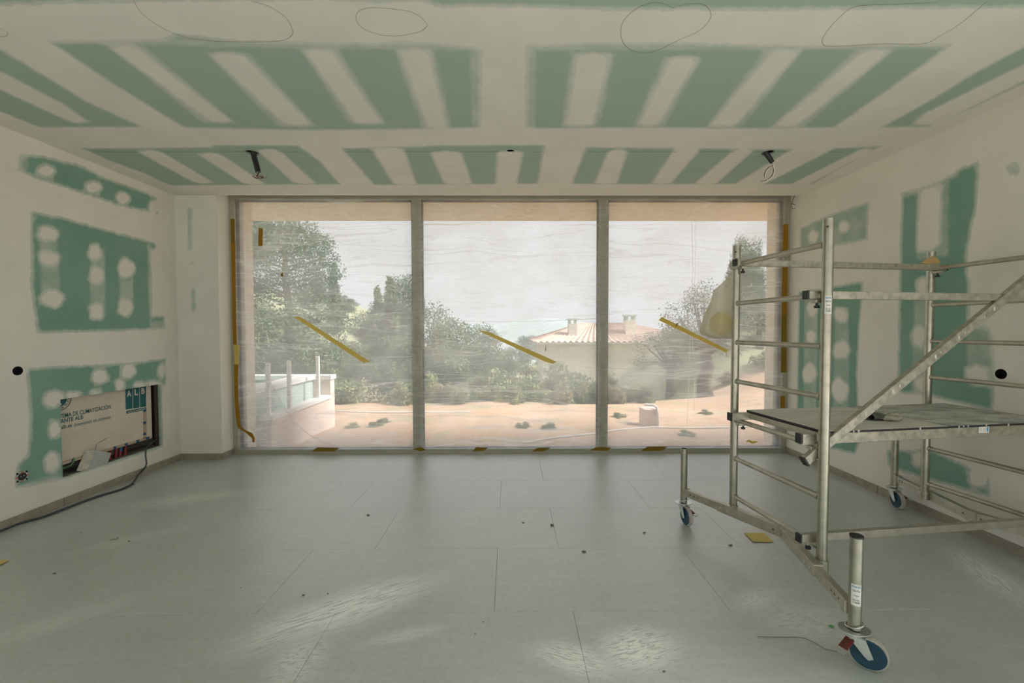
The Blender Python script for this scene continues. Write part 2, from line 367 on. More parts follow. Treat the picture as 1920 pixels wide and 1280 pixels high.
def patched(name, us, vs, to3, to2, proj, greens, whites, thins, mat, hole=None, solid=.12, extra=None, rounds=(), skim=0.):
    """grid surface us x vs; polygons given as seen points of that surface, measured back onto it by proj"""
    U, V = np.meshgrid(us, vs, indexing='ij'); P2 = np.stack([U.ravel(), V.ravel()], 1); nu, nv = len(us), len(vs)
    blocks = []                                # square blocks of cells round each drilled hole
    for (cu, cv, r) in rounds:
        i0 = np.searchsorted(us, cu-r-.006)-1; i1 = np.searchsorted(us, cu+r+.006); j0 = np.searchsorted(vs, cv-r-.006)-1; j1 = np.searchsorted(vs, cv+r+.006)
        blocks.append((i0, i1, j0, j1, len(P2))); t = np.linspace(0, 2*np.pi, 36, endpoint=False)
        P2 = np.vstack([P2, np.stack([cu+r*np.cos(t), cv+r*np.sin(t)], 1)])
    def pj(poly): return [to2(proj(*p)) for p in poly]
    g = np.full(len(P2), -.2); t = np.full(len(P2), -.2)
    for p in greens: g = np.maximum(g, sdf_poly(P2, pj(p)))
    if extra is not None: g = np.maximum(g, extra(P2))
    for p in whites: g = np.minimum(g, -sdf_poly(P2, pj(p)))
    for p in thins: t = np.maximum(t, sdf_poly(P2, pj(p)))
    me = bpy.data.meshes.new(name); fs = []
    for i in range(nu-1):
        for j in range(nv-1):
            if hole:
                cu = (us[i]+us[i+1])/2; cv = (vs[j]+vs[j+1])/2
                if hole[0] < cu < hole[1] and hole[2] < cv < hole[3]: continue
            if any(b[0] <= i < b[1] and b[2] <= j < b[3] for b in blocks): continue
            a = i*nv+j; fs.append((a, a+nv, a+nv+1, a+1))
    for (i0, i1, j0, j1, k0) in blocks:
        ring = [i*nv+j0 for i in range(i0, i1)]+[i1*nv+j for j in range(j0, j1)]+[i*nv+j1 for i in range(i1, i0, -1)]+[i0*nv+j for j in range(j1, j0, -1)]
        circ = list(range(k0+35, k0-1, -1)); ids = ring+circ
        for tri in tessellate_polygon([[Vector((*P2[q], 0)) for q in ring], [Vector((*P2[q], 0)) for q in circ]]):
            a, b, c = (ids[q] for q in tri); A, B, C = P2[a], P2[b], P2[c]
            fs.append((a, b, c) if (B[0]-A[0])*(C[1]-A[1])-(B[1]-A[1])*(C[0]-A[0]) > 0 else (a, c, b))
    me.from_pydata([tuple(map(float, to3(u, v))) for u, v in P2], [], fs); me.update()
    for nm, arr in (('g', g), ('t', t), ('d', np.full(len(P2), skim))):
        at = me.attributes.new(nm, 'FLOAT', 'POINT'); at.data.foreach_set('value', np.clip(arr, -.2, 1.).astype(np.float32))
    bm = bmesh.new(); bm.from_mesh(me); bmesh.ops.delete(bm, geom=[v for v in bm.verts if not v.link_faces], context='VERTS'); bm.to_mesh(me); bm.free()
    me.materials.append(M[mat]); o = bpy.data.objects.new(name, me); COL.objects.link(o); o['kind'] = 'structure'
    if solid:
        md = o.modifiers.new('thickness', 'SOLIDIFY'); md.thickness = abs(solid); md.offset = 1 if solid > 0 else -1
    return o
def grid(a, b, step, *cuts):
    xs = list(np.arange(a, b, step))+[b]; xs = [x for x in xs if all(abs(x-c) > step*.45 for c in cuts)]+list(cuts); return np.array(sorted(set(xs)))

# --- ceiling
def strip(x0, x1, yt, x2, x3, yb): return [(x0, yt), ((x0+x1)/2, yt-3), (x1, yt), (x3, yb), ((x2+x3)/2, yb+2), (x2, yb)]
cg = [[(-60, -60), (1980, -60), (1980, 15), (1500, 20), (1160, 20), (960, 14), (812, 14), (800, 3), (690, 6), (600, 1), (300, 4), (-60, 12)],
      [(85, 75), (300, 73), (325, 62), (450, 75), (690, 80), (760, 75), (905, 89), (902, 240), (780, 243), (575, 245), (345, 240), (270, 195), (190, 145)],
      [(-200, 30), (0, 90), (100, 150), (165, 190), (270, 239), (75, 240), (0, 210), (-200, 140)],
      [(985, 85), (1050, 80), (1250, 78), (1500, 85), (1790, 80), (1720, 132), (1565, 240), (1400, 242), (1230, 240), (1010, 242), (985, 238)],
      [(2100, 10), (2100, 75), (1960, 140), (1745, 238), (1648, 240), (1730, 195), (1820, 140), (1920, 85)],
      [(150, 277), (215, 277), (395, 275), (398, 271), (560, 272), (600, 300), (640, 346), (480, 347), (320, 348), (300, 340), (270, 325), (200, 300)],
      [(638, 277), (795, 274), (800, 272), (1023, 271), (1010, 345), (860, 346), (700, 347)],
      [(1097, 275), (1290, 277), (1488, 279), (1380, 345), (1200, 346), (1070, 345)],
      [(1565, 277), (1660, 273), (1640, 280), (1525, 345), (1430, 346), (1480, 320)]]
st = [(212, 255, 90, 395, 430, 226), (400, 455, 105, 535, 580, 232), (575, 620, 97, 668, 712, 228), (752, 802, 97, 805, 835, 240),
      (1085, 1140, 105, 1065, 1110, 232), (1260, 1305, 112, 1200, 1232, 232), (1450, 1495, 97, 1335, 1378, 233), (1620, 1665, 97, 1455, 1492, 235),
      (262, 300, 285, 365, 396, 341), (375, 412, 290, 458, 492, 343), (487, 522, 283, 553, 588, 342),
      (700, 755, 280, 740, 778, 344), (810, 862, 287, 835, 882, 343), (935, 978, 286, 932, 966, 345),
      (1143, 1174, 284, 1118, 1154, 342), (1267, 1310, 280, 1225, 1256, 342), (1378, 1410, 282, 1306, 1341, 343), (1612, 1634, 282, 1488, 1517, 344)]
cw = [strip(*s) for s in st]+[[(-200, 60), (0, 135), (110, 192), (160, 226), (140, 230), (90, 208), (0, 166), (-200, 100)], [(1715, 232), (1735, 213), (1920, 122), (2100, 40), (2100, 62), (1930, 145), (1752, 234)]]
ct = [strip(s[0]-14, s[1]+14, s[2]-6, s[3]-14, s[4]+14, s[5]+5) for s in st[:8]]+[strip(s[0]-2, s[1]+3, s[2]-1, s[3]-2, s[4]+3, s[5]+1) for s in st[8:]]
ct += [[(85, 72), (905, 72), (905, 96), (600, 92), (300, 86), (85, 82)], [(985, 76), (1790, 76), (1770, 92), (1300, 94), (985, 96)], [(880, 85), (906, 85), (904, 242), (884, 242)], [(985, 85), (1006, 85), (1004, 242), (985, 242)]]
def ceil_back(P):       # the same board rhythm goes on over the rest of the room
    y = P[:, 1]; x = P[:, 0]; row = np.minimum((1.78-y), np.minimum(np.mod(1.78-y, 1.6)-.0, 1.2-np.mod(1.78-y, 1.6)))
    colm = np.minimum(np.mod(x+.3, 2.4)-.15, 2.25-np.mod(x+.3, 2.4)); strp = np.abs(np.mod(x+.1, .4)-.2)-.055
    return np.where(y < 1.60, np.minimum(np.minimum(row, colm), strp), -.2)
LAMP_HOLES = [(*onZ(x, y, HC)[:2], r) for x, y, r in ((473, 286, .047), (1440, 286, .047), (957, 283.5, .036))]
ceiling = patched('ceiling', grid(XL, XR, .03), grid(YB, YC, .03), lambda u, v: (u, v, HC), lambda q: (q[0], q[1]), lambda x, y: onZ(x, y, HC), cg, cw, ct, 'wall', solid=.0125, extra=ceil_back, rounds=LAMP_HOLES, skim=1.)

struct(MB().box((XL-.02, YB, HC+.14), (XR+.02, YC, HC+.26)), 'ceiling_slab', 'skirt')
struct(MB().box((XL, YC-.03, HC+.0125), (XR, YC, HC+.14)).box((XL, YB, HC+.0125), (XR, YB+.03, HC+.14)).box((XL, YB+.03, HC+.0125), (XL+.03, YC-.03, HC+.14)).box((XR-.03, YB+.03, HC+.0125), (XR, YC-.03, HC+.14)), 'ceiling_edge', 'paint')
# --- left wall with the service opening
NI = (3.317, 4.265, .228, .869)
lg = [[(35, 287), (80, 292), (150, 308), (190, 330), (260, 355), (298, 372), (297, 402), (230, 388), (150, 362), (55, 330), (35, 322)],
      [(57, 395), (110, 405), (200, 430), (292, 455), (311, 617), (200, 622), (68, 625), (62, 570), (57, 540)],
      [(48, 690), (100, 686), (240, 680), (312, 671), (312, 722), (310, 835), (300, 840), (114, 900), (60, 911), (26, 916), (32, 870), (50, 855), (55, 800), (52, 730)]]
lw = [blob(*b) for b in [(86, 320, 15, 9), (176, 350, 14, 10), (231, 371, 11, 10), (291, 388, 10, 12), (90, 437, 17, 12), (92, 484, 16, 12), (98, 560, 19, 13),
      (178, 474, 11, 14), (180, 517, 11, 15), (180, 584, 12, 15), (236, 501, 14, 15), (236, 576, 12, 16), (187, 706, 14, 12), (240, 697, 12, 12), (225, 722, 8, 11),
      (100, 748, 16, 13), (138, 741, 13, 5), (103, 804, 10, 16), (98, 868, 13, 17), (303, 695, 6, 12), (262, 722, 10, 5), (288, 720, 14, 5), (180, 736, 9, 4)]]
lw += [[(284, 468), (300, 468), (308, 592), (286, 592)], [(304, 722), (316, 722), (316, 836), (306, 840)]]
lt = [[(72, 424), (107, 430), (116, 580), (78, 575)], [(168, 462), (196, 466), (199, 598), (168, 598)], [(222, 486), (250, 490), (250, 590), (224, 590)], [(35, 287), (52, 290), (52, 330), (35, 322)], [(275, 455), (284, 458), (286, 600), (310, 600), (311, 620), (280, 620)], [(60, 900), (114, 885), (114, 902), (20, 922)]]
wall_left = patched('wall_left', grid(.6, YC, .03, NI[0], NI[1]), grid(0, HC, .03, NI[2], NI[3]), lambda u, v: (XL, u, v), lambda q: (q[1], q[2]), lambda x, y: onX(x, y, XL), lg, lw, lt, 'wall', hole=NI, solid=-.025, rounds=[(*onX(33, 695, XL)[1:], .034)])
# --- column beside the window
nf = [[(350, 388), (361, 388), (361, 470), (352, 470)], [(357, 540), (367, 535), (368, 582), (358, 586)], [(358, 490), (364, 488), (364, 497), (358, 498)]]
column = patched('wall_column', grid(XL, XC, .03), grid(0, HC, .03), lambda u, v: (u, YC, v), lambda q: (q[0], q[2]), lambda x, y: onY(x, y, YC), nf, [], [[(340, 370), (372, 370), (372, 650), (345, 650)]], 'wall', solid=0)
struct(MB().box((XL-.02, YC+.004, 0), (XC, YW+.06, 3.06)), 'trim_1', 'paint')
# --- right wall
rg = [[(1500, 428), (1530, 412), (1570, 396), (1631, 376), (1627, 450), (1560, 463), (1500, 472)],
      [(1497, 546), (1540, 540), (1621, 526), (1612, 620), (1608, 700), (1614, 830), (1603, 852), (1560, 842), (1492, 800)],
      [(1690, 360), (1720, 352), (1760, 340), (1800, 314), (1838, 301), (1832, 390), (1816, 462), (1815, 520), (1850, 540), (1868, 690), (1862, 772), (1740, 742), (1682, 736), (1686, 500)],
      [(1663, 842), (1750, 842), (1855, 893), (1858, 932), (1800, 917), (1690, 884), (1663, 874)]]
rw = [blob(*b) for b in [(1583, 424, 9, 9), (1525, 443, 8, 11), (1577, 590, 11, 13), (1577, 655, 13, 16), (1575, 730, 13, 20), (1522, 577, 9, 13), (1520, 632, 8, 10), (1517, 700, 11, 17),
      (1733, 537, 12, 15), (1723, 630, 13, 17), (1832, 702, 19, 17), (1836, 895, 17, 17), (1722, 862, 10, 14), (1730, 720, 12, 14)]]
rw += [[(1727, 357), (1763, 350), (1760, 455), (1742, 470), (1722, 470), (1722, 430)], [(1822, 500), (1866, 505), (1864, 612), (1818, 610)]]
rt = rg[:1]+[[(1508, 560), (1534, 560), (1530, 790), (1506, 790)], [(1566, 575), (1592, 575), (1592, 762), (1562, 765)], [(1718, 358), (1780, 340), (1778, 480), (1718, 488)], [(1715, 520), (1742, 520), (1738, 742), (1708, 740)],
      [(1813, 470), (1880, 480), (1880, 730), (1812, 725)], [(1690, 358), (1800, 314), (1800, 330), (1690, 374)], [(1500, 380), (1640, 372), (1640, 400), (1500, 430)], [(1615, 500), (1640, 500), (1640, 840), (1604, 840)], [(1484, 540), (1500, 540), (1497, 810), (1484, 800)], blob(1900, 316, 13, 15)]
wall_right = patched('wall_right', grid(.9, YW+.06, .03), grid(0, 3.06, .03), lambda u, v: (XR, u, v), lambda q: (q[1], q[2]), lambda x, y: onX(x, y, XR), rg+[blob(1900, 316, 12, 14)], rw, rt, 'wall', solid=.12, rounds=[(*onX(1877, 701, XR)[1:], .034)])

# --- floor of stone tiles
floor = struct(MB().box((XL-.3, YB-.1, -.10), (XR+.1, YW+.02, -.004)), 'floor', 'grout')
Y0 = 3.8348; tile_cache = {}
def tile(x0, x1, y0, y1):
    key = (round(x1-x0, 3), round(y1-y0, 3))
    if key not in tile_cache:
        mb = MB(); a, b = key; e = .0006; mb.add([(e, e, -.018), (a-e, e, -.018), (a-e, b-e, -.018), (e, b-e, -.018), (e, e, -.001), (a-e, e, -.001), (a-e, b-e, -.001), (e, b-e, -.001),
             (2*e, 2*e, 0), (a-2*e, 2*e, 0), (a-2*e, b-2*e, 0), (2*e, b-2*e, 0)],
             [(0, 3, 2, 1), (0, 1, 5, 4), (1, 2, 6, 5), (2, 3, 7, 6), (3, 0, 4, 7), (4, 5, 9, 8), (5, 6, 10, 9), (6, 7, 11, 10), (7, 4, 8, 11), (8, 9, 10, 11)])
        me = bpy.data.meshes.new('tile'); me.from_pydata(mb.v, [], mb.f); me.materials.append(M['floor']); tile_cache[key] = me
    o = bpy.data.objects.new('tile', tile_cache[key]); COL.objects.link(o); o.parent = floor
    o.location = Vector((x0, y0, 0))-floor.location
k = -2
while Y0-.6*k > YB:
    ya, yb = max(Y0-.6*(k+1), YB), min(Y0-.6*k, YW-.012); off = -.0793+(.4 if k % 2 else 0.)
    if yb > ya:
        for j in range(-5, 5):
            a, b = max(off+1.2*j, XL), min(off+1.2*(j+1), XR)
            if b-a > .02: tile(a, b, ya, yb)
    k += 1

# --- skirting
def skirting(name, p, q, nrm, t0=0., t1=0.):
    p = Vector(p); q = Vector(q); n = Vector(nrm); L = (q-p).length; d = (q-p)/L; e = None; base = None; s = 0.; i = 0
    while s < L-.01:
        w = min(1.197, L-s); a = p+d*s; b = p+d*(s+w-.003)
        mb = MB().prism([a, b, b+n*.012, a+n*.012], (0, 0, .066))
        o = mb.build(name if base is None else 'skirting_tile', 'skirt', base)
        if base is None: base = o; o['kind'] = 'structure'
        s += 1.2; i += 1
    return base
skirting('baseboard_left', (XL, YC, 0), (XL, .6, 0), (1, 0, 0))
skirting('baseboard_column', (XL+.012, YC, 0), (XC+.012, YC, 0), (0, -1, 0))
skirting('baseboard_reveal', (XC, YC, 0), (XC, YW-.03, 0), (1, 0, 0))
skirting('baseboard_right', (XR, YW-.03, 0), (XR, .9, 0), (-1, 0, 0))
# --- curtain pocket above the window, unseen back wall with a wide opening added to light the room
struct(MB().box((XC, YC+.001, HC+.141), (XR, YW+.06, 3.12)), 'trim_2', 'paint')
BO = (-3.3, 2.9, .0, 2.6)
struct(MB().box((XL-.1, YB-.2, 0), (BO[0], YB, HC+.1)).box((BO[1], YB-.2, 0), (XR+.1, YB, HC+.1)).box((BO[0], YB-.2, BO[3]), (BO[1], YB, HC+.1)), 'wall_back', 'paint')

# glazed side openings added behind the viewpoint to brighten the room
for nm, x, y1, d in (('added_window_left', XL, .6, -.12), ('added_window_right', XR, .9, .12)):
    w2 = struct(MB().box((min(x, x+d), YB, 2.62), (max(x, x+d), y1, HC+.1)), nm, 'paint')
    for yy in (YB, (YB+y1)/2, y1-.06): MB().box((min(x, x+d*.6), yy, 0), (max(x, x+d*.6), yy+.06, 2.62)).build('mullion', 'frame', w2)
    for ya, yb in ((YB+.06, (YB+y1)/2), ((YB+y1)/2+.06, y1-.06)): MB().box((x+d*.3, ya, 0), (x+d*.3+.006, yb, 2.62)).build('pane', 'glass', w2)
# pale paving added out of view to bounce daylight indoors
struct(MB().box((XR+.13, -14, -.3), (8.5, 4.4, -.03)), 'bounce_paving_right', 'coping'); struct(MB().box((-8.5, -14, -.3), (XL-.32, 4.4, -.03)), 'bounce_paving_left', 'coping'); struct(MB().box((XL-.32, -14, -.3), (XR+.13, YB-.22, -.03)), 'bounce_paving_back', 'coping')
# --- window: frame, mullions, panes
FY0, FY1 = YW-.035, YW+.035
ZT, ZB = 2.905, .058
window = struct(MB().box((XC, FY0, ZT), (XR, FY1, 3.0)), 'window_1', 'frame')
def wpart(name, a, b, mat='frame', bevel=.003): return MB().box(a, b).build(name, mat, window, bevel=bevel)
wpart('frame_jamb', (XC, FY0, 0), (XC+.065, FY1, ZT)); wpart('frame_jamb', (XR-.07, FY0, 0), (XR, FY1, ZT)); wpart('frame_sill', (XC+.065, FY0, -.002), (XR-.07, FY1, ZB))
MU = [(-1.108, -1.003), (1.022, 1.127)]
for a, b in MU: wpart('mullion', (a, FY0, ZB), (b, FY1, ZT))
bays = [(XC+.065, MU[0][0]), (MU[0][1], MU[1][0]), (MU[1][1], XR-.07)]
for a, b in bays:
    wpart('pane', (a, YW+.010, ZB), (b, YW+.016, ZT), 'glass', 0)
    g = MB(); t = .014
    g.box((a, YW-.004, ZB), (a+t, YW+.03, ZT)).box((b-t, YW-.004, ZB), (b, YW+.03, ZT)).box((a, YW-.004, ZT-t), (b, YW+.03, ZT)).box((a, YW-.004, ZB), (b, YW+.03, ZB+.006))
    g.build('gasket', 'gasket', window)
# --- facade outside the window: reveals and overhanging soffit
struct(MB().box((-9, FY1, -.4), (XC+.12, YW+.20, 3.3)), 'wall_facade_left', 'render')
struct(MB().box((XR-.12, FY1, -.4), (9, YW+.20, 3.3)), 'wall_facade_right', 'render')
struct(MB().box((-9, FY1, 2.955), (9, 5.80, 3.30)), 'trim_3', 'render')
struct(MB().box((-9, FY1, -.4), (9, YW+.24, -.02)), 'trim_4', 'coping')

# ================================================================== OUTSIDE
def sst(x, a, b):
    t = np.clip((np.asarray(x, float)-a)/(b-a), 0, 1); return t*t*(3-2*t)
def gz(x, y):
    x = np.asarray(x, float); y = np.asarray(y, float)
    z = -.15-1.6*sst(y, 8.6, 13)-3.*sst(y, 16, 34)
    z = z+sst(x, 3.2, 7.5)*sst(y, 8.0, 14)*2.6*(1-.75*sst(y, 16, 30))+.10*sst(x, 2.6, 5)*sst(y, 7, 10)
    z = z+sst(-x, 4, 30)*sst(y, 14, 42)*11
    z = z+.04*np.sin(x*1.7+y*.9)*np.sin(y*2.3-x*.4)*sst(y, 5.5, 7)
    return z
xs = np.concatenate([np.linspace(-60, -10, 26), np.linspace(-9.5, 11, 60), np.linspace(11.5, 60, 26)]); ys = np.concatenate([np.linspace(-40, 4.6, 12), np.linspace(4.95, 14, 46), np.linspace(14.5, 70, 50)])
GX, GY = np.meshgrid(xs, ys, indexing='ij'); GZ = gz(GX, GY); nx, ny = GX.shape
mb = MB().add(np.stack([GX.ravel(), GY.ravel(), GZ.ravel()], 1), [(i*ny+j, (i+1)*ny+j, (i+1)*ny+j+1, i*ny+j+1) for i in range(nx-1) for j in range(ny-1)])
ground = mb.build('garden_ground', 'soil', smooth=True); ground['kind'] = 'structure'
def soil_to_grass():
    m = M['soil']; nt = m.node_tree; b = nt.nodes['Principled BSDF']; src = b.inputs['Base Color'].links[0].from_socket
    geo = nd(nt, 'ShaderNodeNewGeometry'); sp = nd(nt, 'ShaderNodeSeparateXYZ'); nt.links.new(geo.outputs['Position'], sp.inputs[0])
    yy = math_(nt, 'ADD', sp.outputs['Y'], math_(nt, 'MULTIPLY', noise_(nt, geo.outputs['Position'], .9, 4), 3.))
    f = smooth_(nt, math_(nt, 'SUBTRACT', yy, math_(nt, 'MULTIPLY', smooth_(nt, sp.outputs['X'], 3, 6), 2.2)), 10.2, 11.2, 0, .9)
    f2 = smooth_(nt, noise_(nt, geo.outputs['Position'], 1.6, 5), .53, .64, 0, .5)
    f = math_(nt, 'MAXIMUM', f, f2)
    nt.links.new(mixc_(nt, f, src, (.26, .28, .16)), b.inputs['Base Color'])
soil_to_grass()
# far hills on the horizon
hx = np.linspace(-300, 300, 80); hz = 3.5+4*np.sin(hx*.021+1)+2.2*np.sin(hx*.057)+np.where(hx < -20, (-hx-20)*.16, 0)
mb = MB()
n = len(hx); mb.add([(x, 260, -12) for x in hx]+[(x, 300, z) for x, z in zip(hx, hz)]+[(x, 360, z-3) for x, z in zip(hx, hz)], [(i, i+1, n+i+1, n+i) for i in range(n-1)]+[(n+i, n+i+1, 2*n+i+1, 2*n+i) for i in range(n-1)])
mb.build('distant_hills', 'hills', smooth=True)['kind'] = 'structure'
mb = MB().box((-300, 69, -6), (300, 265, -5.2)); mb.build('valley_floor', 'hills')['kind'] = 'structure'

def leaf_mat(name, c1, c2, sc=1.5):
    m = bpy.data.materials.new(name); m.use_nodes = True; nt = m.node_tree; nt.nodes.remove(nt.nodes['Principled BSDF'])
    geo = nd(nt, 'ShaderNodeNewGeometry'); c = mixc_(nt, smooth_(nt, noise_(nt, geo.outputs['Position'], sc, 3), .35, .65), c1, c2)
    d = nd(nt, 'ShaderNodeBsdfDiffuse'); t = nd(nt, 'ShaderNodeBsdfTranslucent'); mx = nd(nt, 'ShaderNodeMixShader'); mx.inputs[0].default_value = .3
    nt.links.new(c, d.inputs[0]); nt.links.new(c, t.inputs[0]); nt.links.new(d.outputs[0], mx.inputs[1]); nt.links.new(t.outputs[0], mx.inputs[2]); nt.links.new(mx.outputs[0], nt.nodes['Material Output'].inputs[0]); return m
M['pine'] = leaf_mat('pine_foliage', (.025, .07, .055), (.16, .235, .17))
M['olive'] = leaf_mat('olive_foliage', (.07, .105, .09), (.27, .30, .235), 2.5)
M['shrub'] = leaf_mat('shrub_foliage', (.08, .14, .07), (.33, .36, .18), 2.)
M['oak'] = leaf_mat('holm_oak_foliage', (.03, .075, .05), (.19, .245, .14), 1.)
M['dry'] = leaf_mat('dry_brush', (.26, .24, .15), (.36, .31, .20), 2.)
def leaf_cloud(blobs, n, size, seed, fill=.55, asp=2.2):
    r = np.random.default_rng(seed); B = np.array(blobs, float); w = (B[:, 3]*B[:, 4]*B[:, 5])**(2/3); pick = r.choice(len(B), n, p=w/w.sum())
    d = r.normal(size=(n, 3)); d /= np.linalg.norm(d, axis=1)[:, None]; rad = 1-fill*r.random(n)**1.6
    P = B[pick, :3]+d*rad[:, None]*B[pick, 3:]*(1+.13*np.clip(r.normal(size=(n, 1)), -1.6, 1.6))
    a = r.normal(size=(n, 3)); a /= np.linalg.norm(a, axis=1)[:, None]; b = np.cross(a, r.normal(size=(n, 3))); b /= np.linalg.norm(b, axis=1)[:, None]
    s = size*r.uniform(.6, 1.4, (n, 1)); V = np.stack([P-a*s*asp/2, P+b*s/2, P+a*s*asp/2, P-b*s/2], 1).reshape(-1, 3)
    return V, [(4*i, 4*i+1, 4*i+2, 4*i+3) for i in range(n)]
def tree_kind(kind, seed):
    r = np.random.default_rng(seed); bl = []; tr = MB()
    if kind == 'pine':          # umbrella-like pine, unit height 1
        tr.tube([(0, 0, 0), (.01, 0, .3), (-.01, .01, .6), (.0, 0, .9)], [.035, .028, .02, .006], 8)
        for i in range(34):
            h = .38+.6*i/34; w = .30*(1-abs((h-.62)/.42)**2)+.05; t = i*2.4; q = (w*math.cos(t)*.8, w*math.sin(t)*.8, h); s = r.uniform(.07, .13); bl.append((*q, s*1.25, s*1.25, s*.8)); tr.tube([(0, 0, h-.08), q], [.010, .004], 5)
        return tr, bl, 16000, .009, 'pine'
    if kind == 'cypress':
        tr.tube([(0, 0, 0), (0, 0, .8)], [.03, .006], 6)
        for i in range(9): h = .12+.85*i/9; bl.append((r.normal()*.01, r.normal()*.01, h, .10*(1-i/10)+.015, .10*(1-i/10)+.015, .10))
        return tr, bl, 4000, .02, 'oak'
    if kind == 'oak':
        tr.tube([(0, 0, 0), (.02, 0, .35), (0, .02, .7)], [.05, .04, .012], 8)
        for i in range(26):
            t = i*2.4; rr = .42*math.sqrt(r.random()); h = .28+.6*r.random()*(1-rr*.8); s = r.uniform(.10, .2); bl.append((rr*math.cos(t), rr*math.sin(t), h, s, s, s*.8)); tr.tube([(0, 0, h*.6), bl[-1][:3]], [.014, .005], 5)
        return tr, bl, 16000, .012, 'oak'
    if kind == 'olive':
        tr.tube([(0, 0, 0), (.02, .01, .14), (-.02, 0, .28), (.03, 0, .42)], [.075, .06, .055, .04], 10)
        for i in range(30):
            t = i*2.4; rr = .40*math.sqrt(r.random()); h = .42+.52*r.random()*(1-rr*.7); s = r.uniform(.07, .15); bl.append((rr*math.cos(t), rr*math.sin(t), h, s*1.1, s*1.1, s)); tr.tube([(.02, 0, .36), (rr*.5*math.cos(t), rr*.5*math.sin(t), .3+h*.35), bl[-1][:3]], [.024, .014, .004], 6)
        return tr, bl, 10000, .0085, 'olive'
    if kind in ('shrub', 'brush'):
        for i in range(14):
            t = i*2.4; rr = .45*math.sqrt(r.random()); h = .15+.6*r.random()*(1-rr); s = r.uniform(.13, .24); bl.append((rr*math.cos(t), rr*math.sin(t), h, s, s, s)); tr.tube([(0, 0, 0), (rr*.6*math.cos(t), rr*.6*math.sin(t), h*.5), bl[-1][:3]], [.014, .009, .003], 5)
        return tr, bl, 3000, .035, 'shrub' if kind == 'shrub' else 'dry'
proto = {}
def tree(name, kind, seed, x, y, h, label, cat, group, wide=1., rot=0., dz=0.):
    key = (kind, seed)
    if key not in proto:
        tr, bl, n, sz, mt = tree_kind(kind, seed); V, Fs = leaf_cloud(bl, n, sz, seed)
        a = bpy.data.meshes.new('trunk'); a.from_pydata(tr.v, [], tr.f); a.shade_smooth(); a.materials.append(M['bark'])
        b = bpy.data.meshes.new('foliage'); b.from_pydata([tuple(v) for v in V.tolist()], [], Fs); b.materials.append(M[mt]); proto[key] = (a, b)
    a, b = proto[key]; o = bpy.data.objects.new(name, None); COL.objects.link(o)
    o.location = (x, y, float(gz(x, y))-.05+dz); o.scale = (h*wide, h*wide, h); o.rotation_euler = (0, 0, rot)
    tag(o, label, cat, group)
    for nm, me in (('trunk', a), ('foliage', b)):
        c = bpy.data.objects.new(nm, me); COL.objects.link(c); c.parent = o
        if nm == 'foliage': c['kind'] = 'stuff'
    return o
def at_px(px, Y): return float(onY(px, 618, Y)[0])
def height_to(px, py, Y):      # height a tree standing at (px, Y) needs to reach the seen height
    q = onY(px, py, Y); return float(q[2])-float(gz(q[0], q[1]))
# planting: each plant keeps its direction and seen height; its distance is chosen so that crowns stand clear of one another
placed = [('box', at_px(1018, 30.)-1.5, at_px(1018, 30.)+14.5, 28.6, 39.5)]
def crown_r(kind, seed):
    tr, bl, n, sz, mt = tree_kind(kind, seed); return max(math.hypot(q[0], q[1])+q[3]*1.22 for q in bl)+sz*1.6
def plant(name, kind, seed, px, py, Y, wd, lab, cat, grp, near, far, hmin=.4, hmax=99., rot=0.):
    R1 = crown_r(kind, seed); best = None
    for k, shrink in enumerate((1., .85, .72, .6, .5, .4, .3, .22)):
        for dp in (0, 8, -8, 16, -16, 26, -26, 42, -42, 65, -65):
            for y in np.arange(near, far+.01, .35 if far < 20 else .8):
                x = at_px(px+dp, y); h = min(max(height_to(px+dp, py, y), hmin), hmax); w = wd*shrink; r = R1*h*w
                if y-r < near-.25 and y > near+1.5: continue
                ok = True
                for o in placed:
                    if o[0] == 'box':
                        dx = max(o[1]-x, 0, x-o[2]); dy = max(o[3]-y, 0, y-o[4]); ok = math.hypot(dx, dy) > r
                    else: ok = math.hypot(o[1]-x, o[2]-y) > r+o[3]
                    if not ok: break
                if ok:
                    c = abs(y-Y)/Y+abs(dp)*.008
                    if best is None or c < best[0]: best = (c, x, y, h, w, r)
        if best: break
    if best is None: print('no room for', lab); best = (0, at_px(px, Y), Y, max(height_to(px, py, Y), hmin), wd*.4, 0)
    c, x, y, h, w, r = best; placed.append(('c', x, y, r)); tree(name, kind, seed, x, y, h, lab, cat, grp, w, rot=rot)
G1 = 'trees on the wooded hillside'
